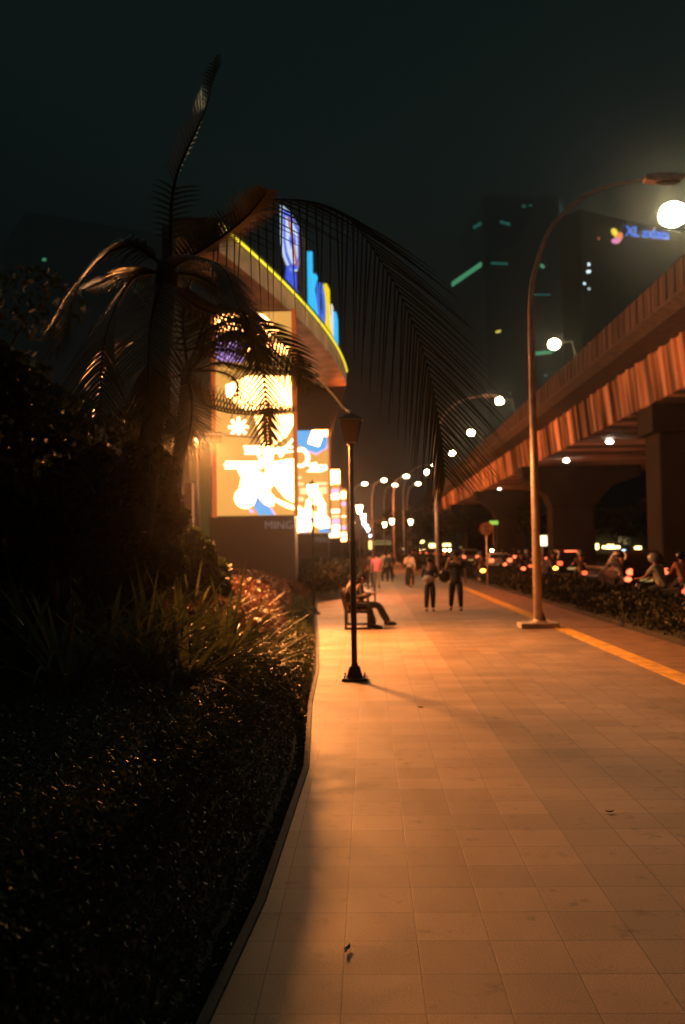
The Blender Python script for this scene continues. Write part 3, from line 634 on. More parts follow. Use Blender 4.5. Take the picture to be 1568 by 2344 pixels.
def screen_pylon(label, x0, x1, ytop, ybot, D, depth, art, base_x=None, sign=None, side=True, bg='led_orange'):
    a = at(x0, ybot, D); b = at(x1, ytop, D); X0, X1, Z0, Z1 = a.x, b.x, a.z, b.z
    e = empty('screen_pylon', (X0, D, 0), label=label, cat='led screen', group='orange advertising screens in a row')
    W, H = X1-X0, Z1-Z0
    bx = base_x if base_x is not None else (-.30, W+.02)
    cb = MB(); cb.box(bx[0], bx[1], .05, depth, 0, Z0-.02); cb.box(-.06, W+.02, .05, depth, Z0-.019, Z1+.06); cb.build('cabinet', M['cabinet'], e); MB().box(W+.001, W+.16, -.02, .04, Z0-.05, Z1+.08).build('edge_glow_strip', M['edge_glow'], e); MB().box(-.16, -.001, -.02, .04, Z0-.05, Z1+.08).build('edge_glow_strip', M['edge_glow'], e)  # edge strips carry the imitated glow; the right one hides the glowing side
    sc = MB().box(0, W, 0, .049, Z0, Z1).build('display_panel', M[bg], e)
    def toloc(q): u = (q[0]-x0)/(x1-x0); v = (q[1]-ytop)/(ybot-ytop); return (min(W, max(0, u*W)), Z1-min(1, max(0, v))*H)
    mb = MB(); ms = []; fm = []
    for k, (m, poly) in enumerate(art):
        pts = [toloc(q) for q in poly]; n = len(mb.v); off = -.004-.0015*k
        mb.v += [(p[0], off, p[1]) for p in pts]; mb.f.append(tuple(range(n, n+len(pts))))
        if m not in ms: ms.append(m)
        fm.append(ms.index(m))
    o = mb.build('artwork', M[ms[0]], sc, recalc=False)
    for m in ms[1:]: o.data.materials.append(M[m])
    o.data.polygons.foreach_set('material_index', fm)
    if side: MB().box(W+.021, W+.05, .12, depth-.08, Z0+.1, Z1-.1).build('added_side_glow', M['flyover_fill'], e)  # glowing side face added to light the raised highway
    if sign: text_obj('sign_letters', sign[0], sign[1], .01, M['sign_dim'], e, (sign[2]*W, .03, Z0-sign[3]), (R(90), 0, 0), bold=0)
    return e
C = lambda m, *p: (m, [c2(x, y) for x, y in p])
D1 = lambda m, *p: (m, list(p))
art1 = [
 # upper block, behind the fronds
 D1('led_white', (497, 716), (556, 714), (560, 762), (497, 752)), D1('led_white', (566, 716), (606, 718), (640, 760), (600, 775), (566, 745)),
 D1('led_violet', (497, 772), (560, 786), (560, 830), (497, 822)), D1('led_pink', (497, 764), (560, 778), (560, 787), (497, 773)),
 D1('led_white', (566, 780), (660, 790), (660, 812), (566, 812)), D1('led_white', (570, 860), (664, 862), (664, 938), (560, 938), (520, 905), (520, 880)),
 # asterisk
] + [C('led_white2', (388+90*math.cos(a)-14*math.sin(a), 565+90*math.sin(a)+14*math.cos(a)), (388+90*math.cos(a)+14*math.sin(a), 565+90*math.sin(a)-14*math.cos(a)), (388+14*math.sin(a), 565-14*math.cos(a)), (388-14*math.sin(a), 565+14*math.cos(a))) for a in [math.pi/4*i for i in range(8)]] + [
 C('led_amber', (520, 470), (560, 470), (620, 740), (580, 760)),
 C('led_white', (530, 460), (885, 460), (885, 560), (820, 660), (700, 745), (690, 940), (640, 1000), (600, 900), (610, 780)),
 C('led_white2', (430, 742), (600, 742), (600, 762), (430, 762)), C('led_white2', (440, 770), (600, 770), (600, 792), (440, 792)), C('led_white2', (440, 800), (590, 800), (590, 824), (440, 824)),
 C('led_white2', (700, 765), (885, 755), (885, 770), (700, 790)), C('led_white2', (700, 800), (885, 795), (885, 812), (700, 820)), C('led_white2', (740, 820), (870, 680), (885, 700), (780, 850), (755, 860)),
 C('led_white2', (265, 882), (620, 888), (620, 906), (265, 902)), C('led_white2', (245, 912), (610, 916), (610, 932), (260, 930)), C('led_white2', (260, 938), (600, 942), (600, 960), (262, 956)),
 C('led_white2', (545, 810), (570, 810), (600, 900), (580, 905)),
 C('led_white', (375, 965), (470, 950), (560, 975), (610, 1010), (640, 960), (690, 900), (800, 880), (885, 870), (885, 1280), (800, 1235), (740, 1160), (700, 1100), (665, 1150), (665, 1310), (620, 1290), (540, 1200), (460, 1160), (390, 1120), (410, 1040)),
 ('led_white', [c2(*q) for q in blobpoly(440, 1225, 96, 100)]),
 C('led_white', (665, 1180), (720, 1240), (885, 1310), (885, 1345), (800, 1320), (700, 1260), (690, 1310), (668, 1290)),
 C('led_blue', (545, 1205), (590, 1275), (650, 1310), (700, 1388), (560, 1388), (515, 1300)),
 C('led_pink', (650, 1305), (668, 1300), (716, 1388), (698, 1388)), C('led_pink', (460, 1325), (500, 1330), (525, 1365), (490, 1370)),
]
screen_pylon('tallest and nearest orange advertising screen, half hidden by palm fronds', 497, 667, 712, 1181, 33, 1.3, art1, sign=('MING', .42, .80, .50))
q0 = c2(885, 590)
art2 = [
 C('led_blue', (885, 592), (1075, 592), (1040, 715), (1130, 742), (1165, 640), (1208, 640), (1205, 760), (1110, 805), (1000, 765), (920, 700)),
 C('led_white', (1075, 592), (1212, 592), (1208, 650), (1168, 640), (1132, 742), (1036, 712)),
 C('led_orange', (1085, 612), (1160, 630), (1157, 638), (1082, 620)), C('led_orange', (1075, 650), (1150, 668), (1147, 676), (1072, 658)), C('led_orange', (1060, 700), (1130, 722), (1127, 730), (1057, 708)),
 ('led_white2', [c2(*q) for q in blobpoly(965, 845, 86, 95)]), ('led_orange', [c2(*q) for q in blobpoly(965, 848, 48, 62)]),
 C('led_white2', (1015, 910), (1110, 890), (1115, 920), (1195, 915), (1205, 960), (1150, 985), (1015, 980), (1060, 945)),
 C('led_line', (892, 1020), (975, 1020), (975, 1045), (892, 1045)), C('led_line', (892, 1075), (990, 1080), (990, 1105), (892, 1105)), C('led_line', (1090, 1080), (1200, 1080), (1200, 1105), (1090, 1105)),
 C('led_line', (900, 1215), (990, 1215), (990, 1252), (900, 1252)), C('led_line', (960, 1130), (1195, 1125), (1195, 1190), (960, 1190)),
 C('led_white', (895, 1290), (940, 1290), (1000, 1340), (1015, 1240), (1055, 1230), (1085, 1155), (1130, 1170), (1185, 1290), (1185, 1390), (1215, 1420), (1215, 1500), (1150, 1520), (1060, 1470), (1050, 1530), (925, 1545), (910, 1400)),
 C('led_amber', (1050, 1290), (1100, 1280), (1120, 1300), (1110, 1380), (1055, 1330)),
 C('led_blue', (1035, 1410), (1085, 1405), (1085, 1470), (1060, 1470)), C('led_blue', (940, 1535), (1045, 1530), (1045, 1548), (950, 1548)), C('led_blue', (1115, 1510), (1218, 1500), (1218, 1548), (1125, 1548)),
 C('led_pink', (1195, 760), (1208, 700), (1212, 760), (1110, 825), (1000, 785), (1000, 770), (1110, 808)),
]
screen_pylon('second orange screen with a blue top, standing behind a lantern post', 668, 751, 984, 1221, 71, 1.6, art2, sign=('MING', .55, .80, .7), base_x=(-1.5, 2.85))
art3 = [C('led_white', (1212, 962), (1322, 962), (1322, 1090), (1260, 1090), (1230, 1120), (1212, 1100))] + [C(m, (1216, y), (1316, y-4), (1316, y+h-4), (1216, y+h)) for y, h, m in ((1140, 40, 'led_pink'), (1185, 55, 'led_white2'), (1330, 34, 'led_white2'), (1385, 25, 'led_line'), (1420, 45, 'led_pink'), (1475, 45, 'led_white2'), (1530, 60, 'led_white2'))]
screen_pylon('third screen, narrow, with stacked white and pink bars', 753, 777, 1075, 1232, 104, 2.0, art3)
art4 = [C(m, (1328, y), (1378, y-3), (1378, y+h-3), (1328, y+h)) for y, h, m in ((1165, 65, 'led_white'), (1260, 40, 'led_pink'), (1390, 12, 'led_white2'), (1480, 40, 'led_pink'), (1545, 80, 'led_white'))]
screen_pylon('last and narrowest orange screen at the far end of the row', 778.5, 791, 1118, 1240, 150, 2.5, art4)

# ------------------------------------------------------------------ shopping mall with a curved roof edge
M['neon'] = glow('yellow_neon', (1.0, .82, .03), 1.35, True)
ZC = 16.0
neon_px = [(505, 515), (523, 535), (555, 558), (565, 577), (602, 604), (624, 622), (663, 663), (698, 699), (722, 725), (750, 762), (769, 796), (789, 836), (793, 850)]
def onz(px, py, z): d = MR @ Vector(((px-CX)/FPX, (CY-py)/FPX, -1)); return EYE + d*((z-EYE.z)/d.z)
raw = [onz(x, y, ZC) for x, y in neon_px]
xs = np.polyfit([p.y for p in raw], [p.x for p in raw], 3)
ya, yb = raw[0].y, raw[-1].y
def fac(y): return float(np.polyval(xs, y))
FY = list(np.linspace(ya, yb, 40))
def facx(y): return fac(y) if y >= ya else fac(ya)+(fac(ya+1)-fac(ya))*(y-ya)
WX = lambda y: facx(y)-4.9*min(1, .45+max(0, y-ya)/14)
mall = empty('shopping_mall', (0, 0, 0), label='shopping mall with a curved roof edge outlined by a yellow light tube', cat='building')
mb = MB(); mb.grid([[(facx(y), y, ZC-.12) for y in FY], [(facx(y)-.02, y, ZC-1.15) for y in FY], [(facx(y)-.25, y, ZC-1.16) for y in FY]]); mb.build('fascia', M['soffit'], mall, recalc=False)
mb = MB(); rr = random.Random(2)
for i in range(20):
    a, b = FY[i*2], FY[min(39, i*2+2)-(0 if i*2+2 <= 39 else 0)]
    dpt = (1.9, 2.0, 1.8, 2.4, 1.7, 2.3)[i % 6]
    mb.quad((facx(a)-.26, a, ZC-1.16), (facx(a)-dpt, a, ZC-1.2), (facx(b)-dpt, b, ZC-1.2), (facx(b)-.26, b, ZC-1.16))
    mb.quad((facx(a)-dpt, a, ZC-1.2), (facx(b)-dpt, b, ZC-1.2), (facx(b)-dpt, b, ZC-.3), (facx(a)-dpt, a, ZC-.3))
mb.build('soffit', M['soffit'], mall, recalc=False)
mb = MB(); mb.grid([[(facx(y)+.02, y, ZC-.12) for y in FY], [(facx(y)-.0, y, ZC+.35) for y in FY], [(WX(y), y, ZC+.4) for y in FY]]); mb.build('roof', M['darkwall'], mall, recalc=False)
mb = MB(); mb.grid([[(WX(y), y, -.1) for y in FY], [(WX(y), y, ZC-.3) for y in FY]]); mb.quad((WX(yb), yb, -.1), (WX(yb), yb, ZC-.3), (facx(yb), yb, ZC-.3), (facx(yb), yb, ZC-1.1)); mb.quad((WX(ya)-.3, ya, -.1), (WX(ya), ya, -.1), (WX(ya), ya, ZC), (WX(ya)-.3, ya, ZC))
mb.build('wall', M['darkwall'], mall, recalc=False)
pts = [Vector((facx(y)+.06, y, ZC)) for y in np.linspace(ya, yb, 60)]
MB().tube(pts, .06, 8).build('neon_tube', M['neon'], mall, smooth=True)
# vertical glazing and a lit column left of the tallest screen
M['shopglass'] = glow('greenish_shop_glass', (.55, .5, .12), .06, False, base=(.06, .06, .04))
M['shoplit'] = glow('lit_shop_panel', (1.0, .9, .5), .9, False)
for px0, px1, pt, pb, D in ((459, 478, 1000, 1235, 40), (438, 452, 1010, 1100, 40.5), (352, 372, 1075, 1150, 40.5)):
    a = at(px0, pb, D); b = at(px1, pt, D)
    f = MB(); f.box(a.x-.08, a.x, D-.05, D+.15, a.z, b.z); f.box(b.x, b.x+.08, D-.05, D+.15, a.z, b.z); f.box(a.x-.08, b.x+.08, D-.05, D+.15, b.z, b.z+.1); f = f.build('window', M['cladding'], mall)
    MB().box(a.x, b.x, D+.02, D+.06, a.z, b.z).build('pane', M['shopglass'], f)
for (px0, px1, pt, pb) in ((415, 428, 978, 990), (430, 463, 990, 1008), (355, 372, 1127, 1142)):
    a = at(px0, pb, 39.5); b = at(px1, pt, 39.5); MB().box(a.x, b.x, 39.4, 39.6, a.z, b.z).build('lit_panel', M['shoplit'], mall)
a = at(424, 1245, 37); b = at(440, 1105, 37)
tag(MB().box(a.x, b.x, 37, 37.35, 0, b.z).build('entrance_column', mat('pink_column', (.75, .45, .36), .6), bevel=.02), 'pale pinkish square column left of the tallest screen', 'column')
rl = empty('stair_railing', (0, 0, 0), label='curved railing with three bright rails beside the pinkish column', cat='railing')
for k in range(3):
    MB().tube(bez(A((358, 1128+k*9, 35), (378, 1150+k*11, 35), (408, 1180+k*13, 35), (432, 1222+k*14, 35)), 16), .022, 8).build('rail', M['chrome'] if k else M['galv'], rl, smooth=True)
for q in A((378, 1170, 35), (408, 1215, 35), (432, 1245, 35)): MB().tube([(q.x, q.y, 0), tuple(q)], .03, 8).build('post', M['galv'], rl)
# low triangular lit wall under the screens
a = at(648, 1372, 35); b = at(705, 1300, 35)
tag(MB().prism([(a.x, 0), (a.x+.95, 0), (a.x+.95, a.z+.55), (a.x+.5, b.z-.6), (a.x, b.z)], 35.3, 'y', 35).build('low_wall', mat('ochre_wall', (.32, .2, .06), .7)), 'low ochre wall with a sloping top at the foot of the tallest screen', 'wall')

# roof signs
def plane_frame(y): t = Vector((fac(y+.5)-fac(y-.5), 1, 0)).normalized(); return t
def roof_sign(name, label, yA, yB, build):
    t = Vector((fac(yB)-fac(yA), yB-yA, 0)).normalized(); e = empty(name, (fac(yA)-.5, yA, ZC+.4), math.atan2(t.y, t.x), label=label, cat='rooftop sign', group='signs on the curved mall roof')
    build(e, (Vector((fac(yB), yB, 0))-Vector((fac(yA), yA, 0))).length); return e
M['s_blue'] = glow('sign_blue', (.06, .13, .95), .75, False); M['s_white'] = glow('sign_white', (.62, .75, 1.0), .95, False); M['s_red'] = glow('sign_red', (.75, .16, .12), .6, False)
M['s_cyan'] = glow('sign_cyan', (.03, .55, 1.0), 1.0, False); M['s_royal'] = glow('sign_royal', (.07, .20, .95), .8, False); M['s_yel'] = glow('sign_yellow', (1.0, .72, .0), 1.0, False); M['s_pale'] = glow('sign_pale', (.85, .85, .85), .9, False)
def P3(poly, y0, y1): return MB().prism(poly, y1, 'y', y0)
def frame_sign(e, W, z0, z1):
    f = MB()
    for x in (W*.2, W*.8): f.box(x-.06, x+.06, .12, .24, -.1, z1)
    f.box(0, W, .12, .24, z0-.12, z0); return f.build('frame', M['pole_dark'], e)
def crest(e, W):
    ya_ = 49.8; zb = lambda px, py, D: at(px, py, D).z-(ZC+.4)
    H0, H1 = zb(680, 612, 51.3), zb(663, 474, 49.9)
    frame_sign(e, W, .6, H1-.5)
    sh = [(0, H1), (W*.5, H1+.25), (W, H1), (W, H0+.9), (W*.88, H0+.25), (W*.5, H0-.25), (W*.12, H0+.25), (0, H0+.9)]
    sc_ = lambda k: [(W/2+(x-W/2)*k, (H0+H1)/2+(z-(H0+H1)/2)*k) for x, z in sh]
    P3(sh, 0, .12).build('crest_rim', M['s_white'], e); P3(sc_(.93), -.03, .1).build('crest_field', M['s_blue'], e)
    P3(sc_(.72), -.06, .1).build('crest_centre', M['s_white'], e)
    P3([(W*.30, H0+(H1-H0)*.45), (W*.44, H0+(H1-H0)*.72), (W*.44, H0+(H1-H0)*.35)], -.09, .1).build('crest_mark', M['s_blue'], e)
    P3([(W*.60, H0+(H1-H0)*.75), (W*.74, H0+(H1-H0)*.6), (W*.6, H0+(H1-H0)*.45)], -.09, .1).build('crest_mark', M['s_blue'], e)
    P3([(W*.22, H1-.35), (W*.32, H1-.35), (W*.80, H0+.5), (W*.70, H0+.35)], -.12, .1).build('crest_slash', M['s_red'], e)
    text_obj('sign_letters', 'APL', 1.55, .08, M['s_blue'], e, (W*.52, 0, .35), (R(90), 0, 0), (1.0, 1, 1), bold=.03)
roof_sign('crest_sign', 'blue and white shield-shaped roof sign with blue letters under it', 49.6, 53.2, crest)
def boxp(e, W):
    h = at(706, 530, 54).z-(ZC+.4); MB().box(0, W, 0, .35, .1, h).build('panel', mat('dark_sign_panel', (.05, .035, .03), .6), e)
    MB().box(-.08, 0, -.04, .39, .05, h+.05).build('edge_trim', M['cladding'], e)
roof_sign('blank_sign_panel', 'dark unlit upright panel between the shield sign and the coloured letters', 53.6, 55.4, boxp)
def letters(e, W):
    H = 3.9; frame_sign(e, W, .45, H-.4)
    L_ = lambda nm, m, poly: P3(poly, -.1, .12).build(nm, M[m], e)
    k = W/13.0
    L_('letter_k', 's_cyan', [(0, .5), (.75*k, .5), (.75*k, 1.7), (2.3*k, .45), (3.2*k, .45), (1.5*k, 2.0), (2.9*k, 3.2), (2.0*k, 3.2), (.75*k, 2.2), (.75*k, 4.2), (0, 4.0)])
    o = MB(); n = 20; ri = [(4.9*k+1.5*k*math.cos(2*math.pi*i/n), 1.95+1.45*math.sin(2*math.pi*i/n)) for i in range(n)]; rn = [(4.9*k+.8*k*math.cos(2*math.pi*i/n), 1.95+.8*math.sin(2*math.pi*i/n)) for i in range(n)]
    o.grid([[(x, -.1, z) for x, z in ri+[ri[0]]], [(x, -.1, z) for x, z in rn+[rn[0]]]]); o.grid([[(x, -.1, z) for x, z in ri+[ri[0]]], [(x, .12, z) for x, z in ri+[ri[0]]]]); o.build('letter_o', M['s_royal'], e, recalc=False)
    L_('letter_l', 's_yel', [(7.0*k, .4), (9.6*k, .4), (9.6*k, 1.3), (8.6*k, 1.3), (8.6*k, 4.0), (7.0*k, 4.0)])
    L_('letter_stroke', 's_pale', [(9.75*k, .4), (10.4*k, .4), (10.4*k, 3.2), (9.75*k, 3.3)])
    L_('letter_a', 's_cyan', [(10.6*k, .4), (11.3*k, .4), (11.9*k, 1.4), (12.5*k, .4), (13*k, .4), (13*k, 2.9), (12.0*k, 3.3), (10.6*k, 2.9)])
roof_sign('letter_sign', 'tall letters in light blue, royal blue and yellow standing on the roof edge', 56.0, 69.0, letters)

# ------------------------------------------------------------------ towers far away
M['win_green'] = glow('green_office_light', (.16, .75, .36), .32, False); M['win_dim'] = glow('dim_teal_light', (.05, .35, .28), .22, False); M['win_yel'] = glow('yellow_office_light', (.9, .75, .12), .8, False)
M['win_white'] = glow('white_office_light', (.75, .95, 1.0), 1.4, False); M['t_blue'] = glow('tower_sign_blue', (.03, .22, 1.0), .75, False)
T1 = empty('office_tower', (0, 0, 0), label='dark glass office tower with a slanting strip of green lit windows', cat='building')
cA = at(1110, 600, 260); cB = at(1028, 655, 330); cC = at(1285, 612, 262)
def slab(mb, a, b, th, z1):
    d = Vector((b.x-a.x, b.y-a.y, 0)).normalized(); n_ = Vector((-d.y, d.x, 0));  n_ = n_ if n_.y > 0 else -n_
    q = [a, b, b+n_*th, a+n_*th]; n0 = len(mb.v)
    mb.v += [(p.x, p.y, -1) for p in q]+[(p.x, p.y, z1) for p in q]
    mb.f += [tuple(n0+i for i in f) for f in ((0, 1, 5, 4), (1, 2, 6, 5), (2, 3, 7, 6), (3, 0, 4, 7), (4, 5, 6, 7), (3, 2, 1, 0))]
zt = at(1200, 450, 262).z
mb = MB(); n0 = 0; cD = Vector((cC.x+20, cC.y+70, 0)); q = [cB, cA, cC, cD]; mb.v += [(p.x, p.y, -1) for p in q]+[(p.x, p.y, zt) for p in q]; mb.f += [(0, 1, 5, 4), (1, 2, 6, 5), (2, 3, 7, 6), (3, 0, 4, 7), (4, 5, 6, 7)]
mb.build('facade', M['glassdark'], T1)
def strip(parent, ax, ay, bx_, by_, hpx, m, A0, B0, name='window'):
    """a strip of lit windows on the wall that runs from A0 to B0"""
    def hit(px, py):
        d = MR @ Vector(((px-CX)/FPX, (CY-py)/FPX, -1)); e_ = Vector((B0.x-A0.x, B0.y-A0.y, 0)); nn = Vector((e_.y, -e_.x, 0)).normalized()
        if nn.y > 0: nn = -nn
        t = (Vector((A0.x, A0.y, 0))-Vector((EYE.x, EYE.y, 0))).dot(nn)/Vector((d.x, d.y, 0)).dot(nn); return EYE+d*t+nn*.15
    mb = MB(); n = max(1, int(math.hypot(bx_-ax, by_-ay)/9))
    for i in range(n):
        u0, u1 = (i+.06)/n, (i+.94)/n
        p = [(ax+(bx_-ax)*u0, ay+(by_-ay)*u0), (ax+(bx_-ax)*u1, ay+(by_-ay)*u1)]
        mb.quad(hit(p[0][0], p[0][1]+hpx/2), hit(p[1][0], p[1][1]+hpx/2), hit(p[1][0], p[1][1]-hpx/2), hit(p[0][0], p[0][1]-hpx/2))
    return mb.build(name, m, parent, recalc=False)
for a in ((1034, 651, 1102, 604, 11, 'win_green'), (1084, 521, 1101, 511, 7, 'win_dim')): strip(T1, *a[:5], M[a[5]], cB, cA)
for a in ((1123, 602, 1163, 604, 5, 'win_dim'), (1144, 507, 1168, 514, 6, 'win_dim'), (1195, 472, 1203, 472, 5, 'win_dim'), (1211, 470, 1217, 470, 4, 'win_dim'), (1236, 607, 1246, 611, 8, 'win_green'), (1222, 674, 1260, 675, 3, 'win_dim'),
          (1134, 760, 1147, 757, 5, 'win_yel'), (1225, 809, 1264, 805, 8, 'win_green'), (1244, 859, 1252, 859, 6, 'win_dim'), (1096, 901, 1101, 903, 6, 'win_dim'), (1113, 895, 1119, 897, 5, 'win_dim'), (1165, 900, 1170, 900, 4, 'win_dim')): strip(T1, *a[:5], M[a[5]], cA, cC)
T2 = empty('sign_tower', (0, 0, 0), label='dark tower far right carrying a small coloured emblem and blue letters', cat='building')
a2 = at(1330, 600, 300); b2 = at(1600, 600, 330); zt2 = at(1450, 500, 310).z; mb = MB(); slab(mb, a2, b2, 30, zt2); mb.build('facade', mat('dark_stone_facade', (.05, .055, .055), .7), T2)
for a in ((1344, 605, 1350, 605, 7), (1341, 622, 1352, 621, 6), (1334, 649, 1340, 649, 5), (1345, 661, 1350, 661, 3)): strip(T2, *a[:5], M['win_white'], a2, b2)
strip(T2, 1367, 546, 1373, 546, 6, M['s_red'], a2, b2, 'warning_lamp')
D = 318; q0_ = at(1432, 556, D)
ang = math.atan2(b2.y-a2.y, b2.x-a2.x)
ft = text_obj('sign_letters', 'XL axiata', 3.9, .2, M['t_blue'], T2, tuple(at(1465, 561, 315)-Vector((0, 8, 0))), (R(90), R(7), 0), (1, 1, 1), bold=.09)
w0 = at(1532, 561, 307).x-at(1430, 561, 307).x; s_ = w0/max(ft.dimensions.x, .1); ft.scale = (s_, s_*1.2, 1)
def petal(px, py, rx, ry, rot, m, k):
    c = at(px, py, 307); sc_ = 307/FPX; mb = MB(); n = 20
    pts = [(rx*math.cos(t)*(1+.25*math.sin(t)), ry*math.sin(t)) for t in [2*math.pi*i/n for i in range(n)]]
    pts = [(x*math.cos(rot)-z*math.sin(rot), x*math.sin(rot)+z*math.cos(rot)) for x, z in pts]
    mb.prism([(c.x+x*sc_, c.z+z*sc_) for x, z in pts], c.y+.3, 'y', c.y-.1*k); mb.build('emblem_petal', m, T2)
petal(1408, 533, 6, 12, R(28), glow('emblem_yellow', (1, .75, .05), .95), 1); petal(1417, 544, 7, 13, R(-15), glow('emblem_orange', (1, .30, .08), .85), 2); petal(1410, 551, 10, 6, R(5), glow('emblem_pink', (.95, .30, .60), .85), 3)
T3 = empty('apartment_tower', (0, 0, 0), label='dark tower behind the trees at left with three tiny lit windows', cat='building')
a3 = at(60, 700, 150); b3 = at(420, 700, 165); mb = MB(); slab(mb, a3, b3, 20, at(200, 480, 150).z); mb.build('facade', M['glassdark'], T3)
for a in ((347, 768, 355, 768, 4, 'win_white'), (361, 809, 369, 809, 5, 'win_white'), (97, 594, 106, 594, 5, 'win_green')): strip(T3, *a[:5], M[a[5]], a3, b3)

# ------------------------------------------------------------------ bench
def bench(loc, rz, label, L=1.5):
    e = empty('park_bench', loc, rz, label=label, cat='bench', group='slatted benches on the footpath')
    for y in (-L/2, L/2):
        f = MB(); f.box(-.28, .34, y-.025, y+.025, 0, .05); f.box(-.27, -.22, y-.025, y+.025, .05, .42); f.box(.24, .29, y-.025, y+.025, .05, .42); f.box(-.27, .29, y-.025, y+.025, .37, .42)
        f.prism([(-.27, .421), (-.21, .421), (-.33, .92), (-.38, .92)], y+.025, 'y', y-.025); f.box(-.27, .30, y-.03, y+.03, .62, .65); f.box(.24, .28, y-.025, y+.025, .421, .62)
        f.build('side_frame', M['pole_dark'], e, bevel=.004)
    s = MB()
    for k in range(5): x = -.22+k*.105; s.box(x, x+.085, -L/2-.05, L/2+.05, .421, .446)
    s.build('seat', M['wood'], e, bevel=.003)
    b = MB()
    for k in range(4):
        z = .52+k*.1; x = -.245-(z-.42)*.23; b.box(x+.03, x+.055, -L/2-.05, L/2+.05, z, z+.075)
    b.build('backrest', M['wood'], e, bevel=.003); return e
bp = gr(786, 1441); bench((bp.x+.30, 21.45, 0), 0, 'nearest dark slatted bench, with two people sitting on it', 1.3)
bench((at(838, 1300, 29.5).x-.1, 29.8, 0), R(8), 'second slatted bench further along the footpath, behind the seated pair', 1.5)

# ------------------------------------------------------------------ people
def skin_mesh(nodes, edges, root, sub=1):
    names = list(nodes); me = bpy.data.meshes.new('s'); me.from_pydata([nodes[n][0] for n in names], [(names.index(a), names.index(b)) for a, b in edges], []); me.update()
    o = bpy.data.objects.new('s', me); COL.objects.link(o); md = o.modifiers.new('Skin', 'SKIN'); md.use_smooth_shade = True
    sv = me.skin_vertices[0].data
    for i, n in enumerate(names):
        r = nodes[n][1]; r = r if hasattr(r, '__len__') else (r, r); sv[i].radius = r; sv[i].use_root = (n == root)
    s2 = o.modifiers.new('Sub', 'SUBSURF'); s2.levels = sub; s2.render_levels = sub
    dg = bpy.context.evaluated_depsgraph_get(); out = bpy.data.meshes.new_from_object(o.evaluated_get(dg)); bpy.data.objects.remove(o)
    for v in out.polygons: v.use_smooth = True
    return out
def mobj(name, me, m, parent):
    me.materials.clear(); me.materials.append(m); me.name = name; o = bpy.data.objects.new(name, me); COL.objects.link(o); o.parent = parent; return o
def join_mb(me, mb):
    """append an MB's geometry to a mesh"""
    n = len(me.vertices); v = [tuple(q.co) for q in me.vertices]+mb.v; f = [tuple(p.vertices) for p in me.polygons]+[tuple(i+n for i in q) for q in mb.f]
    r = bpy.data.meshes.new('j'); r.from_pydata(v, [], f); r.update(); r.polygons.foreach_set('use_smooth', [True]*len(r.polygons)); return r
WALK = dict(hipz=.92, kneeL=(-.10, .14, .52), ankL=(-.10, .20, .09), kneeR=(.10, .02, .49), ankR=(.10, -.24, .13), elL=(-.27, -.06, 1.13), wrL=(-.27, .02, .88), elR=(.27, .02, 1.13), wrR=(.26, .14, .90))
def pose(**k): d = dict(WALK); d.update(k); return d
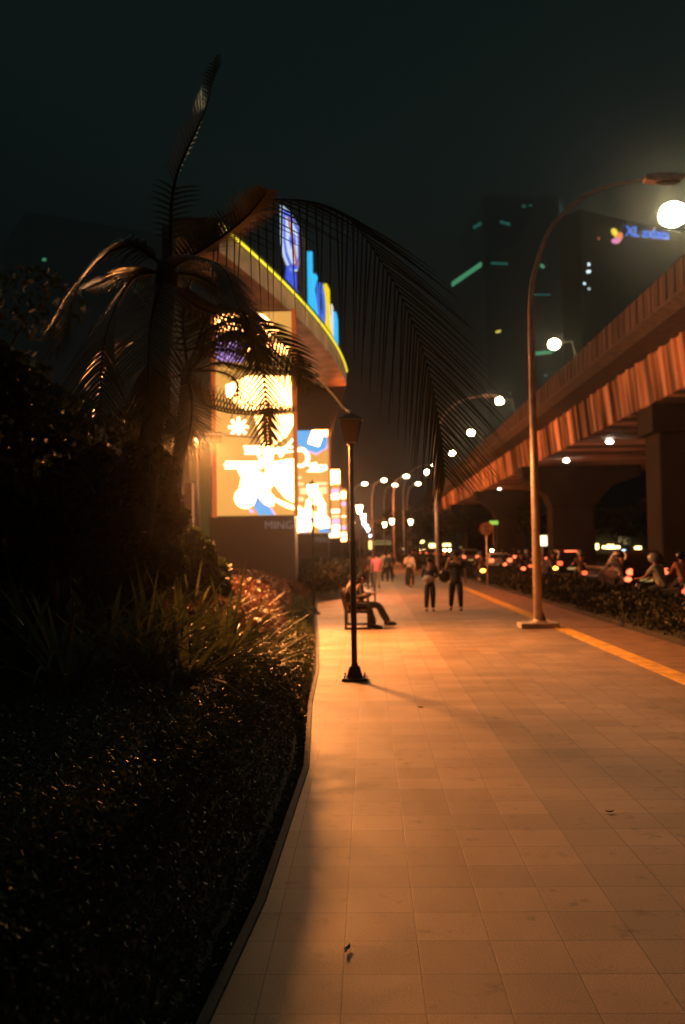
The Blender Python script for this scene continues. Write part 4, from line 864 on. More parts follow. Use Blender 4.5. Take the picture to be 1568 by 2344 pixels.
def person(label, loc, rz, P, shirt=(.1, .1, .1), trousers=(.02, .02, .022), sleeve='short', hair='short', H=1.65, skirt=None, shorts=False, group=None, shoe=(.02, .02, .02), wide=1.0, helmet=None, name='person'):
    s = H/1.7; e = empty(name, loc, rz, label=label, cat='person', group=group); e.scale = (s, s, s)
    V = Vector; hz = P.get('hipz', .92); hip = V(P.get('hip', (0, 0, hz))); ch = V(P.get('chest', (0, .01, 1.32))); nk = V(P.get('neck', (0, .01, 1.47))); hd = V(P.get('head', (0, .03, 1.60)))
    sl = V(P.get('shL', ch+V((-.18, 0, .08)))); sr = V(P.get('shR', ch+V((.18, 0, .08)))); w_ = wide
    kL, aL, kR, aR = (V(P[q]) for q in ('kneeL', 'ankL', 'kneeR', 'ankR')); eL, wL, eR, wR = (V(P[q]) for q in ('elL', 'wrL', 'elR', 'wrR'))
    hl, hr = hip+V((-.09, 0, -.04)), hip+V((.09, 0, -.04)); fwd = V(P.get('toe', (0, .17, 0)))
    if 'hipside' in P: hs = V(P['hipside']); hl, hr = hip-hs, hip+hs
    N = {'hip': (hip, .125*w_), 'belly': (hip.lerp(ch, .45), .115*w_), 'chest': (ch, .125*w_), 'neck': (nk, .055), 'jaw': (nk.lerp(hd, .5), .062), 'head': (hd, (.085, .098)), 'crown': (hd+(hd-nk).normalized()*.075, .062),
         'sl': (sl, .058*w_), 'eL': (eL, .042), 'wL': (wL, .026), 'sr': (sr, .058*w_), 'eR': (eR, .042), 'wR': (wR, .026),
         'hl': (hl, .09*w_), 'kL': (kL, .058), 'aL': (aL, .038), 'tL': (aL+fwd+V((0, 0, -.045)), .032), 'hr': (hr, .09*w_), 'kR': (kR, .058), 'aR': (aR, .038), 'tR': (aR+fwd+V((0, 0, -.045)), .032)}
    E = [('hip', 'belly'), ('belly', 'chest'), ('chest', 'neck'), ('neck', 'jaw'), ('jaw', 'head'), ('head', 'crown'), ('chest', 'sl'), ('sl', 'eL'), ('eL', 'wL'), ('chest', 'sr'), ('sr', 'eR'), ('eR', 'wR'),
         ('hip', 'hl'), ('hl', 'kL'), ('kL', 'aL'), ('aL', 'tL'), ('hip', 'hr'), ('hr', 'kR'), ('kR', 'aR'), ('aR', 'tR')]
    me = skin_mesh(N, E, 'hip')
    mb = MB(); face = V(P.get('face', (0, 1, -.05))).normalized(); fs = face.cross(V((0, 0, 1))).normalized(); up = (hd-nk).normalized()
    mb.tube([hd+face*.085+up*.02, hd+face*.115-up*.02, hd+face*.09-up*.03], [.010, .017, .012], 6); mb.tube([hd+face*.092-fs*.022-up*.052, hd+face*.092+fs*.022-up*.052], .007, 6)
    for sg in (-1, 1): mb.ell(hd+fs*sg*.088-face*.005, (.014, .025, .032), 6, 5)
    for wr, el in ((wL, eL), (wR, eR)):
        d = (wr-el).normalized(); sd_ = d.cross(V((0, 0, 1)) if abs(d.z) < .85 else V((1, 0, 0))).normalized(); pn = d.cross(sd_)
        mb.tube([wr-d*.01, wr+d*.04, wr+d*.085], [.026, .038, .034], 8)
        for q in range(4):
            b = wr+d*.08+sd_*(q-1.5)*.018; ln = (.066, .078, .072, .055)[q]; mb.tube([b, b+d*ln*.5+pn*.006, b+d*ln*.85+pn*.022], [.009, .0085, .006], 6)
        b = wr+d*.03+sd_*-.034; mb.tube([b, b+d*.035-sd_*.022, b+d*.062-sd_*.026+pn*.008], [.011, .010, .007], 6)
    mobj('body', join_mb(me, mb), M['skin'], e)
    g2 = lambda n_, ex: (N[n_][0], (N[n_][1][0] if hasattr(N[n_][1], '__len__') else N[n_][1])+ex)
    T = {'hem': (hip+(hip-ch)*.30, .152*w_), 'hip': (hip+V((0, 0, -.02)), .148*w_), 'belly': g2('belly', .022), 'chest': g2('chest', .02), 'nb': (ch.lerp(nk, .72), .068), 'sl': g2('sl', .018), 'sr': g2('sr', .018)}
    TE = [('hem', 'hip'), ('hip', 'belly'), ('belly', 'chest'), ('chest', 'nb'), ('chest', 'sl'), ('chest', 'sr')]
    if sleeve == 'long':
        T.update({'eL': g2('eL', .014), 'wL': (wL.lerp(eL, .08), .036), 'eR': g2('eR', .014), 'wR': (wR.lerp(eR, .08), .036)}); TE += [('sl', 'eL'), ('eL', 'wL'), ('sr', 'eR'), ('eR', 'wR')]
    elif sleeve == 'short':
        T.update({'eL': (sl.lerp(eL, .7), .06), 'eR': (sr.lerp(eR, .7), .06)}); TE += [('sl', 'eL'), ('sr', 'eR')]
    mobj('shirt', skin_mesh(T, TE, 'belly'), mat('shirt_cloth', shirt, .85), e)
    tm = mat('trouser_cloth', trousers, .85)
    if skirt:
        L = MB(); z0 = skirt; L.lathe([(.13, hz+.08), (.17, hz-.08), (.21, hz-.35), (.23, (hz+z0)/2), (.22, z0+.06), (.17, z0)], hip.x, hip.y, 18); L.build('skirt', tm, e, smooth=True)
    else:
        kk = .55 if shorts else .96
        T = {'hip': (hip, .135*w_), 'up': (hip.lerp(ch, .2), .125*w_), 'hl': g2('hl', .022), 'hr': g2('hr', .022), 'kL': g2('kL', .034), 'kR': g2('kR', .034)}; TE = [('up', 'hip'), ('hip', 'hl'), ('hl', 'kL'), ('hip', 'hr'), ('hr', 'kR')]
        if not shorts: T.update({'aL': (kL.lerp(aL, 1.0), .066), 'aR': (kR.lerp(aR, 1.0), .066)}); TE += [('kL', 'aL'), ('kR', 'aR')]
        mobj('trousers', skin_mesh(T, TE, 'hip'), tm, e)
    for a_ in (aL, aR):
        f = MB(); dr = fwd.normalized(); f.tube([a_-dr*.05+V((0, 0, -.045)), a_+V((0, 0, -.035)), a_+dr*.1+V((0, 0, -.05)), a_+dr*.19+V((0, 0, -.06))], [.04, .054, .048, .03], 8); f.build('shoe', mat('shoe', shoe, .5), e, smooth=True)
    if helmet:
        h_ = MB(); h_.ell(hd+up*.03, (.135, .145, .14), 14, 10); h_.build('helmet', mat('helmet_shell', helmet, .25), e, smooth=True)
    else:
        h_ = MB(); h_.ell(hd+up*.035-face*.022, (.1, .11, .105), 14, 10)
        if hair == 'long': h_.tube([hd-face*.04+up*.03, hd-face*.085-up*.08, hd-face*.09-up*.22], [.09, .085, .05], 10)
        if hair == 'bun': h_.ell(hd-face*.10+up*.05, (.05, .05, .05), 8, 6)
        h_.build('hair', M['hair'], e, smooth=True)
    return e
# couple walking away/towards beside the second pole
ga = gr(985, 1398); gb = gr(1045, 1397)
person('person in black with pale waist cloth, left of the walking couple', (ga.x, ga.y, 0), R(178), pose(elL=(-.26, .04, 1.12), wrL=(-.10, .22, 1.06), elR=(.25, .05, 1.12), wrR=(.12, .24, 1.02), head=(0, .07, 1.58), face=(.1, 1, -.5), kneeL=(-.09, .08, .5), ankL=(-.09, .02, .08), kneeR=(.1, .12, .52), ankR=(.13, .14, .09)),
       (.035, .03, .032), (.012, .012, .014), 'long', 'short', 1.55)
pouch = MB(); pouch.ell((0, 0, 0), (.15, .07, .11), 12, 8); o = pouch.build('waist_pouch', mat('pale_cloth', (.42, .38, .34), .8), smooth=True); o.location = (ga.x-.06, ga.y-.21, .93); tag(o, 'pale cloth bag held at the waist of the person in black', 'bag')
person('tall man in loose black clothes raising a hand, right of the walking couple', (gb.x, gb.y, 0), R(172), pose(elR=(.31, .08, 1.18), wrR=(.20, .19, 1.46), elL=(-.28, -.02, 1.13), wrL=(-.27, .05, .9), kneeL=(-.12, .12, .52), ankL=(-.14, .12, .09), kneeR=(.13, .02, .5), ankR=(.17, -.12, .1)),
       (.02, .022, .02), (.012, .013, .012), 'short', 'short', 1.68, wide=1.25)
bag = MB(); bag.ell((0, 0, 0), (.17, .13, .19), 14, 10); bo = bag.build('shoulder_bag', M['black'], smooth=True); bo.location = (gb.x-.33, gb.y+.02, 1.0); tag(bo, 'round black bag hanging at the side of the tall man in black', 'bag')
bs = MB(); bs.tube([(.02, 0, .17), (.10, -.02, .34), (.20, 0, .52)], .012, 6).build('strap', M['black'], bo)
g_ = gr(938, 1343); person('woman in a pale top and long full black skirt walking along the path', (g_.x, g_.y, 0), R(165), pose(elL=(-.24, .0, 1.13), elR=(.24, .05, 1.14), wrR=(.10, .2, 1.2)), (.62, .50, .40), (.01, .01, .012), 'long', 'long', 1.62, skirt=.10)
g_ = gr(863, 1347); person('person in a pink shirt and grey trousers walking away', (g_.x, g_.y, 0), R(0), pose(), (.62, .16, .26), (.16, .15, .13), 'short', 'short', 1.60)
g_ = gr(881, 1331); person('person in a grey-green shirt, left one of the distant walking pair', (g_.x, g_.y, 0), R(10), pose(), (.20, .20, .14), (.03, .03, .03), 'short', 'short', 1.62)
g_ = gr(890, 1331); person('person all in black, right one of the distant walking pair', (g_.x+.05, g_.y-.3, 0), R(-8), pose(ankL=(-.1, -.2, .12), ankR=(.12, .22, .09), kneeR=(.1, .15, .52), kneeL=(-.1, 0, .5)), (.02, .02, .022), (.015, .015, .015), 'long', 'short', 1.66)
g_ = gr(848, 1342); person('dark clothed person standing beyond the second bench', (g_.x, g_.y, 0), R(20), pose(ankL=(-.12, 0, .08), ankR=(.12, .02, .08), kneeL=(-.11, .03, .5), kneeR=(.11, .04, .5)), (.05, .035, .04), (.03, .025, .03), 'long', 'short', 1.6)
g_ = gr(835, 1338); person('person in dark clothes standing close to the bushes beyond the benches', (g_.x, g_.y+2, 0), R(-30), pose(ankL=(-.12, 0, .08), ankR=(.12, .02, .08), kneeL=(-.11, .03, .5), kneeR=(.11, .04, .5)), (.10, .05, .04), (.02, .02, .02), 'short', 'long', 1.55)
SIT = dict(hip=(0, 0, .55), chest=(0, .02, .93), neck=(0, .05, 1.08), head=(0, .10, 1.20), kneeL=(-.12, .46, .52), ankL=(-.10, .52, .09), kneeR=(.12, .48, .52), ankR=(.14, .60, .09), elL=(-.22, .12, .74), wrL=(-.08, .34, .80), elR=(.22, .10, .74), wrR=(.08, .34, .80), face=(0, 1, -.4))
bx_ = bp.x+.30
person('person in dark clothes on the near bench end, leaning over a glowing phone', (bx_-.16, 21.08, 0), R(-90), dict(SIT), (.03, .025, .025), (.02, .02, .024), 'short', 'short', 1.62)
person('long-haired person on the far end of the bench, one foot stretched out', (bx_+.05, 21.85, 0), R(-84), dict(SIT, kneeR=(.13, .5, .53), ankR=(.16, .74, .1), kneeL=(-.12, .49, .53), ankL=(-.12, .70, .09)), (.05, .04, .04), (.05, .055, .05), 'long', 'long', 1.60)
ph = at(814, 1326, 20.95); pe = empty('mobile_phone', tuple(ph), R(-70), label='glowing phone held by the person on the near end of the bench', cat='phone')
MB().box(-.036, .036, -.004, .004, -.07, .07).build('case', M['black'], pe, bevel=.003); MB().box(-.032, .032, -.0065, -.0045, -.064, .064).build('screen', glow('phone_screen', (.9, .85, .9), 30), pe)

# ------------------------------------------------------------------ no-stopping sign
q = at(1113, 1210, 40); sg = empty('traffic_sign', (q.x, 40, 0), label='round no-stopping sign on a thin post beside the hedge', cat='traffic sign')
MB().lathe([(.03, 0), (.03, q.z+.3)], k=10).build('post', M['galv'], sg, smooth=True)
def disc(r, y, m, nm): MB().prism([(r*math.cos(a), q.z+r*math.sin(a)) for a in [2*math.pi*i/28 for i in range(28)]], y+.004, 'y', y).build(nm, m, sg)
disc(.30, -.040, mat('sign_red_paint', (.12, .03, .02), .5), 'sign_plate'); disc(.235, -.046, mat('sign_white_paint', (.12, .10, .08), .5), 'sign_field')
text_obj('letter', 'S', .40, .003, mat('sign_black_paint', (.02, .02, .02), .5), sg, (0, -.052, q.z-.14), (R(90), 0, 0), bold=.012)
MB().prism([(-.2, q.z+.16), (-.16, q.z+.2), (.2, q.z-.16), (.16, q.z-.2)], -.056, 'y', -.060).build('slash', mat('sign_slash_paint', (.12, .03, .02), .5), sg)

# ------------------------------------------------------------------ cars
M['tail'] = glow('tail_light_red', (1.0, .13, .045), 1.9, False); M['tailhot'] = glow('brake_light', (1.0, .15, .055), 3.6, False)
M['head'] = glow('headlight_warm', (1.0, .66, .26), 160, False); M['amber'] = glow('indicator_amber', (1.0, .36, .04), 12, False); M['plate_l'] = glow('plate_light', (1, .6, .2), .5, False)
M['carglass'] = mat('car_glass', (.015, .017, .02), .08, 0, spec=.8)
def car(label, loc, paint, kind='mpv', rz=0, lights='tail', hot=False, high=False, group='cars in the traffic'):
    e = empty('parked_car' if False else 'car', loc, rz, label=label, cat='car', group=group)
    pm = mat('car_paint', paint, .3, .2, spec=.6)
    if kind == 'mpv': low = [(-2.05, .28), (-2.12, .55), (-2.08, .95), (1.0, .98), (1.95, .82), (2.1, .6), (2.08, .28)]; top = [(-2.06, .95), (-1.9, 1.58), (-1.6, 1.70), (.1, 1.70), (1.1, .99)]
    else: low = [(-2.2, .28), (-2.25, .55), (-2.2, .92), (-1.55, .98), (1.0, .92), (2.1, .74), (2.2, .5), (2.15, .28)]; top = [(-1.7, .95), (-1.05, 1.38), (-.7, 1.44), (.25, 1.42), (1.1, .93)]
    W = .86; b = MB()
    n0 = len(b.v); k = len(low)
    for x, s_ in ((-W, .965), (-W*.9, 1), (W*.9, 1), (W, .965)): b.v += [(x, y*s_, z) for y, z in low]
    for r_ in range(3):
        for i in range(k): j = (i+1) % k; a = n0+r_*k; b.f.append((a+i, a+j, a+k+j, a+k+i))
    b.f.append(tuple(n0+i for i in range(k))); b.f.append(tuple(n0+3*k+i for i in reversed(range(k))))
    n0 = len(b.v); k = len(top); inner = lambda z: W*.97-(z-.92)*.24
    for s_ in (-1, 1): b.v += [(s_*inner(z), y, z) for y, z in top]
    for i in range(k): j = (i+1) % k; b.f.append((n0+i, n0+j, n0+k+j, n0+k+i))
    b.f.append(tuple(n0+i for i in range(k))); b.f.append(tuple(n0+k+i for i in reversed(range(k))))
    b.build('body', pm, e, bevel=.05)
    # glass: rear, windscreen, sides, just proud of the cabin
    def glass(nm, pts): MB().quad(*pts).build(nm, M['carglass'], e, recalc=False)
    (ya_, za), (yb_, zb_) = top[0], top[1]; f = lambda t: (ya_+(yb_-ya_)*t, za+(zb_-za)*t)
    y1_, z1_ = f(.15); y2_, z2_ = f(.9); glass('rear_window', [(-inner(z1_)+.08, y1_-.015, z1_), (inner(z1_)-.08, y1_-.015, z1_), (inner(z2_)-.08, y2_-.015, z2_), (-inner(z2_)+.08, y2_-.015, z2_)])
    (ya_, za), (yb_, zb_) = top[-1], top[-2]; y1_, z1_ = f(.12); y2_, z2_ = f(.9); glass('windscreen', [(-inner(z1_)+.07, y1_+.02, z1_), (inner(z1_)-.07, y1_+.02, z1_), (inner(z2_)-.07, y2_+.02, z2_), (-inner(z2_)+.07, y2_+.02, z2_)])
    for s_ in (-1, 1):
        zt_ = top[2][1]-.14; zl = 1.04; yb1 = top[0][0]+.30; yb2 = top[1][0]+.28; yf1 = top[-1][0]-.35; yf2 = top[-2][0]-.08
        ym = (yb1+yf1)/2
        for (p, q_) in (((yb1, yb2), (ym-.03, ym-.03)), ((ym+.03, ym+.03), (yf1, yf2))):
            glass('side_window', [(s_*(inner(zl)+.012), p[0], zl), (s_*(inner(zl)+.012), q_[0], zl), (s_*(inner(zt_)+.012), q_[1], zt_), (s_*(inner(zt_)+.012), p[1], zt_)])
    for sx in (-1, 1):
        for wy in (-1.3, 1.32):
            w_ = MB(); prof = [(.30, -.1), (.32, -.09), (.32, .09), (.30, .1)]; n0 = 0
            w_.lathe(prof, k=20); w_.v = [(sx*.80+z, wy+x, .32+y) for x, y, z in w_.v]; wo = w_.build('wheel', M['rubber'], e, smooth=False)
            rm = MB(); rm.lathe([(.19, -.106), (.19, .106)], k=12); rm.v = [(sx*.80+z, wy+x, .32+y) for x, y, z in rm.v]; rm.build('rim', M['chrome'], wo)
    tl = M['tailhot'] if hot else (M['tail'] if lights == 'tail' else mat('unlit_red_lens', (.3, .02, .02), .3)); yr = low[1][0]
    for sx in (-1, 1):
        MB().box(sx*.69-.15, sx*.69+.15, yr-.03, yr+.10, .76, 1.0).build('tail_light', tl, e, bevel=.02)
        MB().box(sx*.62-.17, sx*.62+.17, 1.98, 2.12, .56, .78).build('headlight', M['head'] if lights == 'head' else mat('unlit_lens', (.4, .4, .4), .2), e, bevel=.02)
    MB().box(-.25, .25, yr-.02, yr+.03, .50, .62).build('number_plate', M['plate_l'] if lights == 'tail' else M['black'], e)
    MB().box(-.84, .84, yr-.05, yr+.12, .30, .46).build('bumper', M['black'], e, bevel=.03)
    if high: MB().box(-.35, .35, top[1][0]-.06, top[1][0]+.04, top[1][1]-.02, top[1][1]+.05).build('high_brake_light', M['tailhot'], e)
    return e
RZ = -.12
car('large dark car seen from behind in the nearest lane, both tail lights glowing', (at(1443, 1290, 38).x, 38, RZ), (.02, .02, .022), 'mpv', hot=True)
car('dark car right of the tall pole with a red glow across its rear window', (at(1291, 1290, 57).x, 57, RZ), (.03, .03, .03), 'mpv', high=True)
car('pale silver car behind the traffic sign, tail lights on', (at(1137, 1290, 72).x, 72, RZ), (.5, .5, .5), 'sedan', hot=True)
for i, (px, D, c, k, lab) in enumerate([
    (1072, 98, (.2, .2, .2), 'mpv', 'grey car in the distant queue just right of the tall man'), (1048, 118, (.03, .03, .03), 'sedan', 'black car in the distant queue above the tall man in black'),
    (1186, 92, (.05, .02, .02), 'mpv', 'dark red car in the distant queue left of the tall pole'), (1004, 150, (.4, .4, .4), 'mpv', 'distant pale car just right of the second pole'),
    (968, 180, (.1, .1, .1), 'sedan', 'distant car left of the second pole'), (948, 200, (.3, .1, .1), 'mpv', 'most distant car in the queue left of the second pole'), (983, 165, (.1, .1, .1), 'mpv', 'distant car directly behind the second pole'),
    (926, 190, (.1, .1, .1), 'sedan', 'lone distant car at the left end of the queue'), (1220, 76, (.05, .05, .06), 'sedan', 'dark sedan hidden behind the tall pole')]):
    car(lab, (at(px, 1254, D).x, D, RZ), c, k, hot=(i % 2 == 0))
for i, (px, D, lab) in enumerate([(1130, 175, 'oncoming car with two bright warm headlights above the silver car'), (1173, 190, 'oncoming car with headlights beyond the median trees'), (1022, 230, 'oncoming car, headlights merged into a long yellow glow'), (963, 250, 'smallest oncoming car, a single bright point left of the second pole')]):
    car(lab, (at(px, 1254, D).x, D, .35), (.1, .1, .1), 'mpv', R(180), 'head')

# ------------------------------------------------------------------ motorbikes and riders
def motorbike(label, loc, rz, light='tail', paint=(.02, .02, .02)):
    e = empty('motorbike', loc, rz, label=label, cat='motorbike', group='motorbikes in the traffic')
    for y in (-.62, .64):
        t = MB(); n = 22; t.grid([[(.045*math.cos(b), y+(.25+.04*math.sin(b))*math.cos(a), .29+(.25+.04*math.sin(b))*math.sin(a)) for b in [2*math.pi*j/8 for j in range(9)]] for a in [2*math.pi*i/n for i in range(n+1)]]); wo = t.build('wheel', M['rubber'], e, smooth=True)
        h = MB(); h.lathe([(.05, -.04), (.05, .04)], k=8); h.v = [(z, y+x, .29+w_) for x, w_, z in h.v]
        for a in range(5): aa = a*1.2566; h.tube([(0, y, .29), (0, y+.22*math.cos(aa), .29+.22*math.sin(aa))], .012, 4)
        h.build('rim', M['galv'], wo)
    pm = mat('bike_paint', paint, .3)
    MB().prism([(-.95, .72), (-.55, .50), (-.30, .34), (.12, .32), (.34, .48), (.42, .88), (.36, .92), (.22, .56), (-.02, .50), (-.22, .70), (-.9, .80)], .11, 'x').build('fairing', pm, e, bevel=.02)
    MB().prism([(-.9, .79), (-.2, .71), (-.12, .74), (-.3, .80), (-.88, .86)], .13, 'x').build('seat', M['black'], e, bevel=.02)
    MB().prism([(-.35, .22), (.1, .2), (.15, .36), (-.3, .36)], .14, 'x').build('engine', M['galv'], e, bevel=.02)
    f = MB()
    for s_ in (-1, 1): f.tube([(s_*.07, .64, .29), (s_*.07, .42, .86)], .02, 8)
    f.build('front_fork', M['galv'], e)
    MB().tube([(-.33, .28, 1.02), (-.12, .38, .98), (0, .40, .95), (.12, .38, .98), (.33, .28, 1.02)], .014, 8).build('handlebar', M['black'], e)
    for s_ in (-1, 1):
        m_ = MB(); m_.tube([(s_*.24, .33, 1.0), (s_*.28, .34, 1.16)], .006, 6); m_.box(s_*.28-.05, s_*.28+.05, .33, .345, 1.14, 1.21); m_.build('mirror', M['black'], e)
    MB().prism([(.36, .36), (.52, .58), (.76, .60), (.94, .42), (.9, .42), (.74, .56), (.54, .54), (.40, .36)], .06, 'x').build('front_mudguard', pm, e)
    MB().ell((0, -.955, .74), (.13, .05, .09), 10, 8).build('tail_light', {'tail': M['tail'], 'hot': M['tailhot'], 'amber': M['amber']}[light], e, smooth=True)
    MB().ell((0, .44, .86), (.08, .05, .07), 10, 8).build('headlight', mat('bike_lens', (.5, .5, .5), .2), e, smooth=True)
    MB().box(-.1, .1, -.985, -.975, .52, .62).build('number_plate', M['black'], e)
    MB().tube([(.15, -.1, .25), (.16, -.85, .32)], [.03, .045], 8).build('exhaust', M['chrome'], e)
    return e
RIDE = dict(hip=(0, -.30, .90), chest=(0, -.16, 1.28), neck=(0, -.11, 1.44), head=(0, -.07, 1.57), kneeL=(-.20, .08, .72), ankL=(-.18, -.02, .30), kneeR=(.20, .08, .72), ankR=(.18, -.02, .30), elL=(-.30, .02, 1.08), wrL=(-.29, .22, 1.06), elR=(.30, .02, 1.08), wrR=(.29, .22, 1.06))
rides = [
 (1490, 24, R(38), (.50, .50, .46), (.38, .40, .42), 'tail', 'bare-legged rider in a pale grey shirt in front of the large dark car', 'motorbike of the grey-shirted rider in front of the large dark car', True, False),
 (1556, 27, R(-5), (.35, .14, .07), (.02, .02, .02), 'tail', 'rider in an orange-brown top at the frame edge', 'motorbike at the right frame edge beside the hedge', False, False),
 (1418, 33, 0, (.03, .03, .03), (.02, .02, .02), 'hot', 'black-clothed rider by the near tail light of the large dark car', 'motorbike with a bright brake light beside the large dark car', False, True),
 (1325, 41, 0, (.06, .04, .04), (.3, .3, .3), 'tail', 'rider in dark clothes right of the dark car with the red rear window', 'motorbike between the two dark cars', False, True),
 (1262, 50, 0, (.03, .03, .03), (.02, .02, .02), 'amber', 'dark rider just right of the tall pole', 'motorbike with an amber light just right of the tall pole', False, True),
 (1190, 50, 0, (.02, .02, .02), (.05, .05, .05), 'hot', 'dark rider between the traffic sign and the tall pole', 'motorbike with a red light between the traffic sign and the tall pole', False, True),
 (1204, 56, R(4), (.05, .05, .05), (.5, .5, .5), 'tail', 'rider close to the left of the tall pole', 'motorbike close to the left of the tall pole', False, True),
 (1099, 47, 0, (.08, .05, .03), (.05, .05, .05), 'amber', 'rider beside the tall man in black, lit by an orange glow', 'motorbike with the brightest orange light, right of the tall man', False, True),
 (1150, 62, 0, (.03, .03, .03), (.05, .05, .05), 'hot', 'dark-clothed rider right behind the silver car', 'motorbike with a red light right of the silver car', False, True),
]
for px, D, rz, sh_, he, li, lr, lm, shorts, hel in rides:
    x = at(px, 1254, D).x
    motorbike(lm, (x, D, RZ), rz, li)
    person(lr, (x, D, RZ), rz, dict(RIDE), sh_, (.02, .02, .022) if not shorts else (.05, .06, .08), 'short', 'short', 1.7, shorts=shorts, helmet=he, group='motorbike riders', name='person')

# ------------------------------------------------------------------ distant trees, kiosks, lit signs
for i, (px, D, H, R_, lab) in enumerate([
    (958, 96, 7.0, 2.6, 'dark tree left of the second pole'), (920, 120, 8.0, 3.0, 'tree behind the third street lamp'), (1010, 130, 7.5, 3.0, 'tree right of the second pole'), (1060, 120, 8.5, 3.6, 'tree behind the traffic queue above the tall man'),
    (1165, 120, 8, 4.2, 'tree behind the round traffic sign'), (1245, 110, 8, 4.2, 'tree under the raised highway right of the tall pole'), (1350, 120, 8, 4.5, 'tree under the raised highway beyond the dark car'), (1440, 112, 7.5, 4, 'tree beyond the large dark car'), (1540, 100, 7.5, 4, 'tree at the far right under the highway'),
    (870, 150, 8, 3, 'small distant tree where the path ends')]):
    tree('roadside_tree', lab, (at(px, 1254, D).x, D, -.1), H, R_, 80+i, 'trees across the road', n=1700, leaf=.26, lo=.3)
n = 14000; Y = rng.uniform(6, 150, n); X = 19.6+3.6*rng.uniform(0, 1, n); P = np.stack([X, Y, .1+.8*np.sqrt(rng.uniform(0, 1, n))], 1); U, V = rand_leaves(P, .14, .5, .5)
tag(quads('median_shrubbery', P, U, V, M['leaf_dark']), 'low green planting on the median under the raised highway', 'plants', kind='stuff')
ks = empty('roadside_shops', (0, 0, 0), label='low row of shops across the road with small lit fronts', cat='building', group=None)
a = at(1170, 1260, 128); MB().box(at(1290, 1254, 128).x, at(1600, 1254, 128).x+30, 128, 134, -.1, 4.6).build('wall', M['darkwall'], ks)
MB().box(at(1290, 1254, 128).x-.4, at(1600, 1254, 128).x+30, 127.2, 134.3, 4.61, 4.9).build('roof', M['concrete'], ks)
M['k_hot'] = glow('shop_lamp', (1.0, .72, .25), 6, False); M['k_dim'] = glow('dim_shop_front', (.8, .62, .25), .25, False); M['k_cool'] = glow('cool_shop_lamp', (.55, .75, 1.0), 5, False)
for px0, px1, py0, py1, m in ((1352, 1370, 1244, 1257, 'k_hot'), (1379, 1392, 1249, 1255, 'k_hot'), (1390, 1405, 1246, 1256, 'k_hot'), (1405, 1419, 1249, 1255, 'k_hot'), (1453, 1468, 1250, 1257, 'k_hot'), (1424, 1432, 1258, 1263, 'k_cool'), (1553, 1568, 1228, 1238, 'k_cool'),
                           (1345, 1360, 1224, 1240, 'k_dim'), (1415, 1424, 1228, 1242, 'k_dim'), (1428, 1442, 1228, 1246, 'k_dim')):
    a = at(px0, py1, 127.0); b = at(px1, py0, 127.0)
    MB().box(a.x, b.x, 127.0, 127.15, a.z, b.z).build('lit_front', M[m], ks, bevel=.05)
ds = empty('distant_shops', (0, 0, 0), label='far row of small shops with warm lit fronts where the road ends', cat='building')
MB().box(at(905, 1254, 265).x, at(1225, 1254, 265).x, 265, 272, -.1, 4.4).build('wall', M['darkwall'], ds)
for px0, px1, py0, py1, m in ((956, 970, 1236, 1242, 'k_hot'), (983, 996, 1244, 1253, 'k_hot'), (1014, 1031, 1244, 1250, 'k_hot'), (1122, 1129, 1242, 1251, 'k_hot'), (1132, 1139, 1242, 1251, 'k_hot'), (1168, 1178, 1240, 1248, 'k_hot'), (1199, 1213, 1243, 1249, 'k_hot'), (1052, 1058, 1250, 1255, 'k_dim'), (1090, 1098, 1248, 1254, 'k_dim'), (918, 924, 1254, 1260, 'k_hot')):
    a = at(px0, py1, 264); b = at(px1, py0, 264); MB().box(a.x, b.x, 264, 264.2, a.z, b.z).build('lit_front', M[m], ds)
bb = empty('lit_box_sign', (at(1240, 1254, 66).x, 66, -.1), label='blank bright white box sign on a short post behind the tall pole', cat='sign')
a = at(1231, 1246, 66); b = at(1252, 1222, 66); xx = bb.location.x
MB().box(a.x-xx, b.x-xx, 0, .25, a.z, b.z).build('light_box', glow('white_box', (1.0, .82, .48), 2.6), bb, bevel=.02)
MB().box((a.x+b.x)/2-xx-.06, (a.x+b.x)/2-xx+.06, .05, .17, 0, a.z).build('post', M['galv'], bb)
bb = empty('green_sign', (at(1130, 1254, 90).x, 90, -.1), label='small green lit road sign above the round traffic sign', cat='sign')
a = at(1121, 1198, 90); b = at(1140, 1189, 90); xx = bb.location.x
MB().box(a.x-xx, b.x-xx, 0, .12, a.z, b.z).build('sign_board', glow('green_board', (.45, .85, .10), .8), bb); MB().tube([(0, .06, 0), (0, .06, a.z)], .05, 8).build('post', M['galv'], bb)
bb = empty('distant_kiosk', (at(875, 1254, 118).x, 118, 0), label='small distant kiosk with a pale lit awning beside the path', cat='kiosk')
xx = bb.location.x; a = at(858, 1254, 118); b = at(892, 1236, 118)
MB().box(a.x-xx, b.x-xx, .6, 3, 0, b.z-.2).build('booth', M['darkwall'], bb); MB().prism([(-.4, b.z-.6), (3, b.z-.1), (3, b.z), (-.4, b.z-.5)], b.x-xx+.2, 'x', a.x-xx-.2).build('awning', glow('awning', (.5, .42, .14), .35), bb)
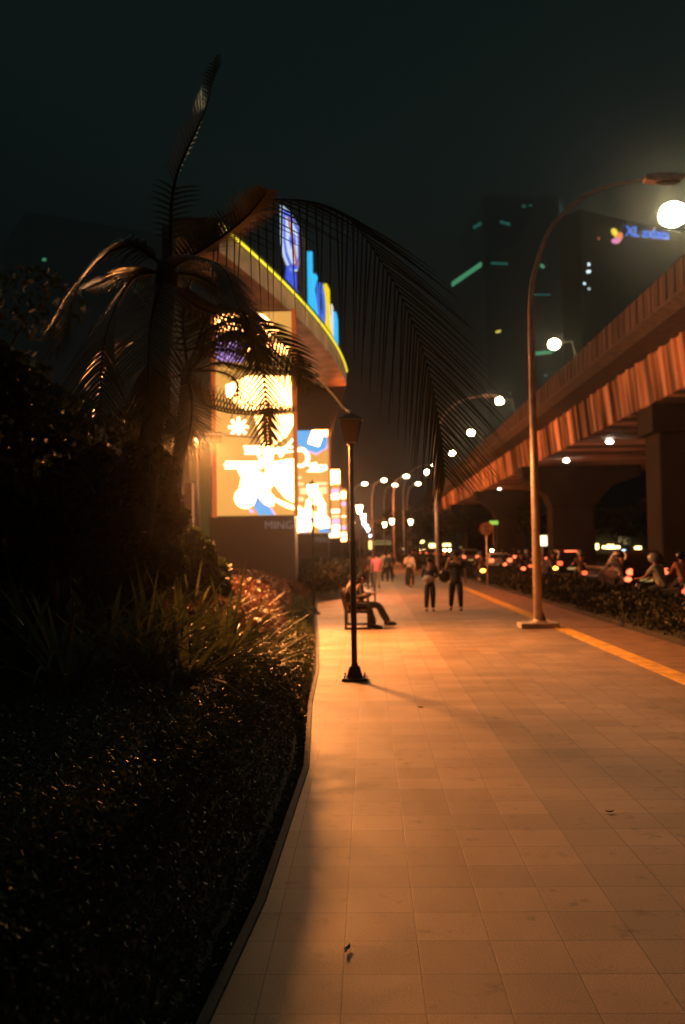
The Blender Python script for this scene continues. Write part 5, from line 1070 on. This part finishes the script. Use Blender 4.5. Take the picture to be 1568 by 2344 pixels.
a = at(844, 1257, 117); b = at(852, 1237, 117); MB().box(a.x-xx, b.x-xx, -1, -.85, a.z, b.z).build('lit_panel', glow('kiosk_panel', (1, .66, .18), 2.2), bb)

# ------------------------------------------------------------------ small litter
LEAFP = [(1395, 1860, 'dark leaf lying on the greyer slabs at right'), (795, 2176, 'pale curled leaf on the near left slabs')]
for i, (px, py, lab) in enumerate(LEAFP):
    mb = MB(); r_ = .018+.008*(i % 3); mb.grid([[(r_*1.6*(u-2)/2, r_*.55*(v-1)*(1-abs(u-2)/2.2), .004+.008*((u-2)/2)**2+.008*abs(v-1)) for v in range(3)] for u in range(5)])
    o = mb.build('fallen_leaf', mat('dry_leaf', (.30, .17, .10) if i == 1 else (.05, .03, .015), .8), smooth=True); p = gr(px, py, .002); o.location = p; o.rotation_euler = (0, 0, i*1.3); tag(o, lab, 'leaf')
q = gr(1150, 1470)
o = MB().ell((0, 0, 0), (.035, .028, .006), 8, 5).build('fallen_leaf', mat('dry_leaf', (.06, .03, .015), .8)); p = gr(962, 1617, .006); o.location = p; tag(o, 'small dark dry leaf lying on the slabs in the middle of the path', 'leaf')
o = MB().prism([(-.05, 0), (0, .028), (.06, .01), (.0, -.02)], .003, 'z').build('fallen_leaf', mat('pale_dry_leaf', (.5, .28, .18), .7)); p = gr(566, 1780, .12); o.location = p; o.rotation_euler = (R(50), R(10), R(40)); tag(o, 'pale pinkish dry leaf caught in the dark ground cover', 'leaf')

# ------------------------------------------------------------------ thin haze volume added for a film-like halo round lamps and screens
if HAZE:
    hm = bpy.data.materials.new('halo_haze'); hm.use_nodes = True; n = hm.node_tree; n.nodes.remove(n.nodes['Principled BSDF'])
    pv = n.nodes.new('ShaderNodeVolumePrincipled'); pv.inputs['Color'].default_value = (.9, .9, .9, 1); pv.inputs['Density'].default_value = HAZE; pv.inputs['Anisotropy'].default_value = .93
    n.links.new(pv.outputs[0], n.nodes['Material Output'].inputs['Volume'])
    hz = MB().box(-300, 500, -30, 700, -1.3, 260).build('haze', hm); tag(hz, kind='stuff')
    scn.cycles.volume_bounces = 0
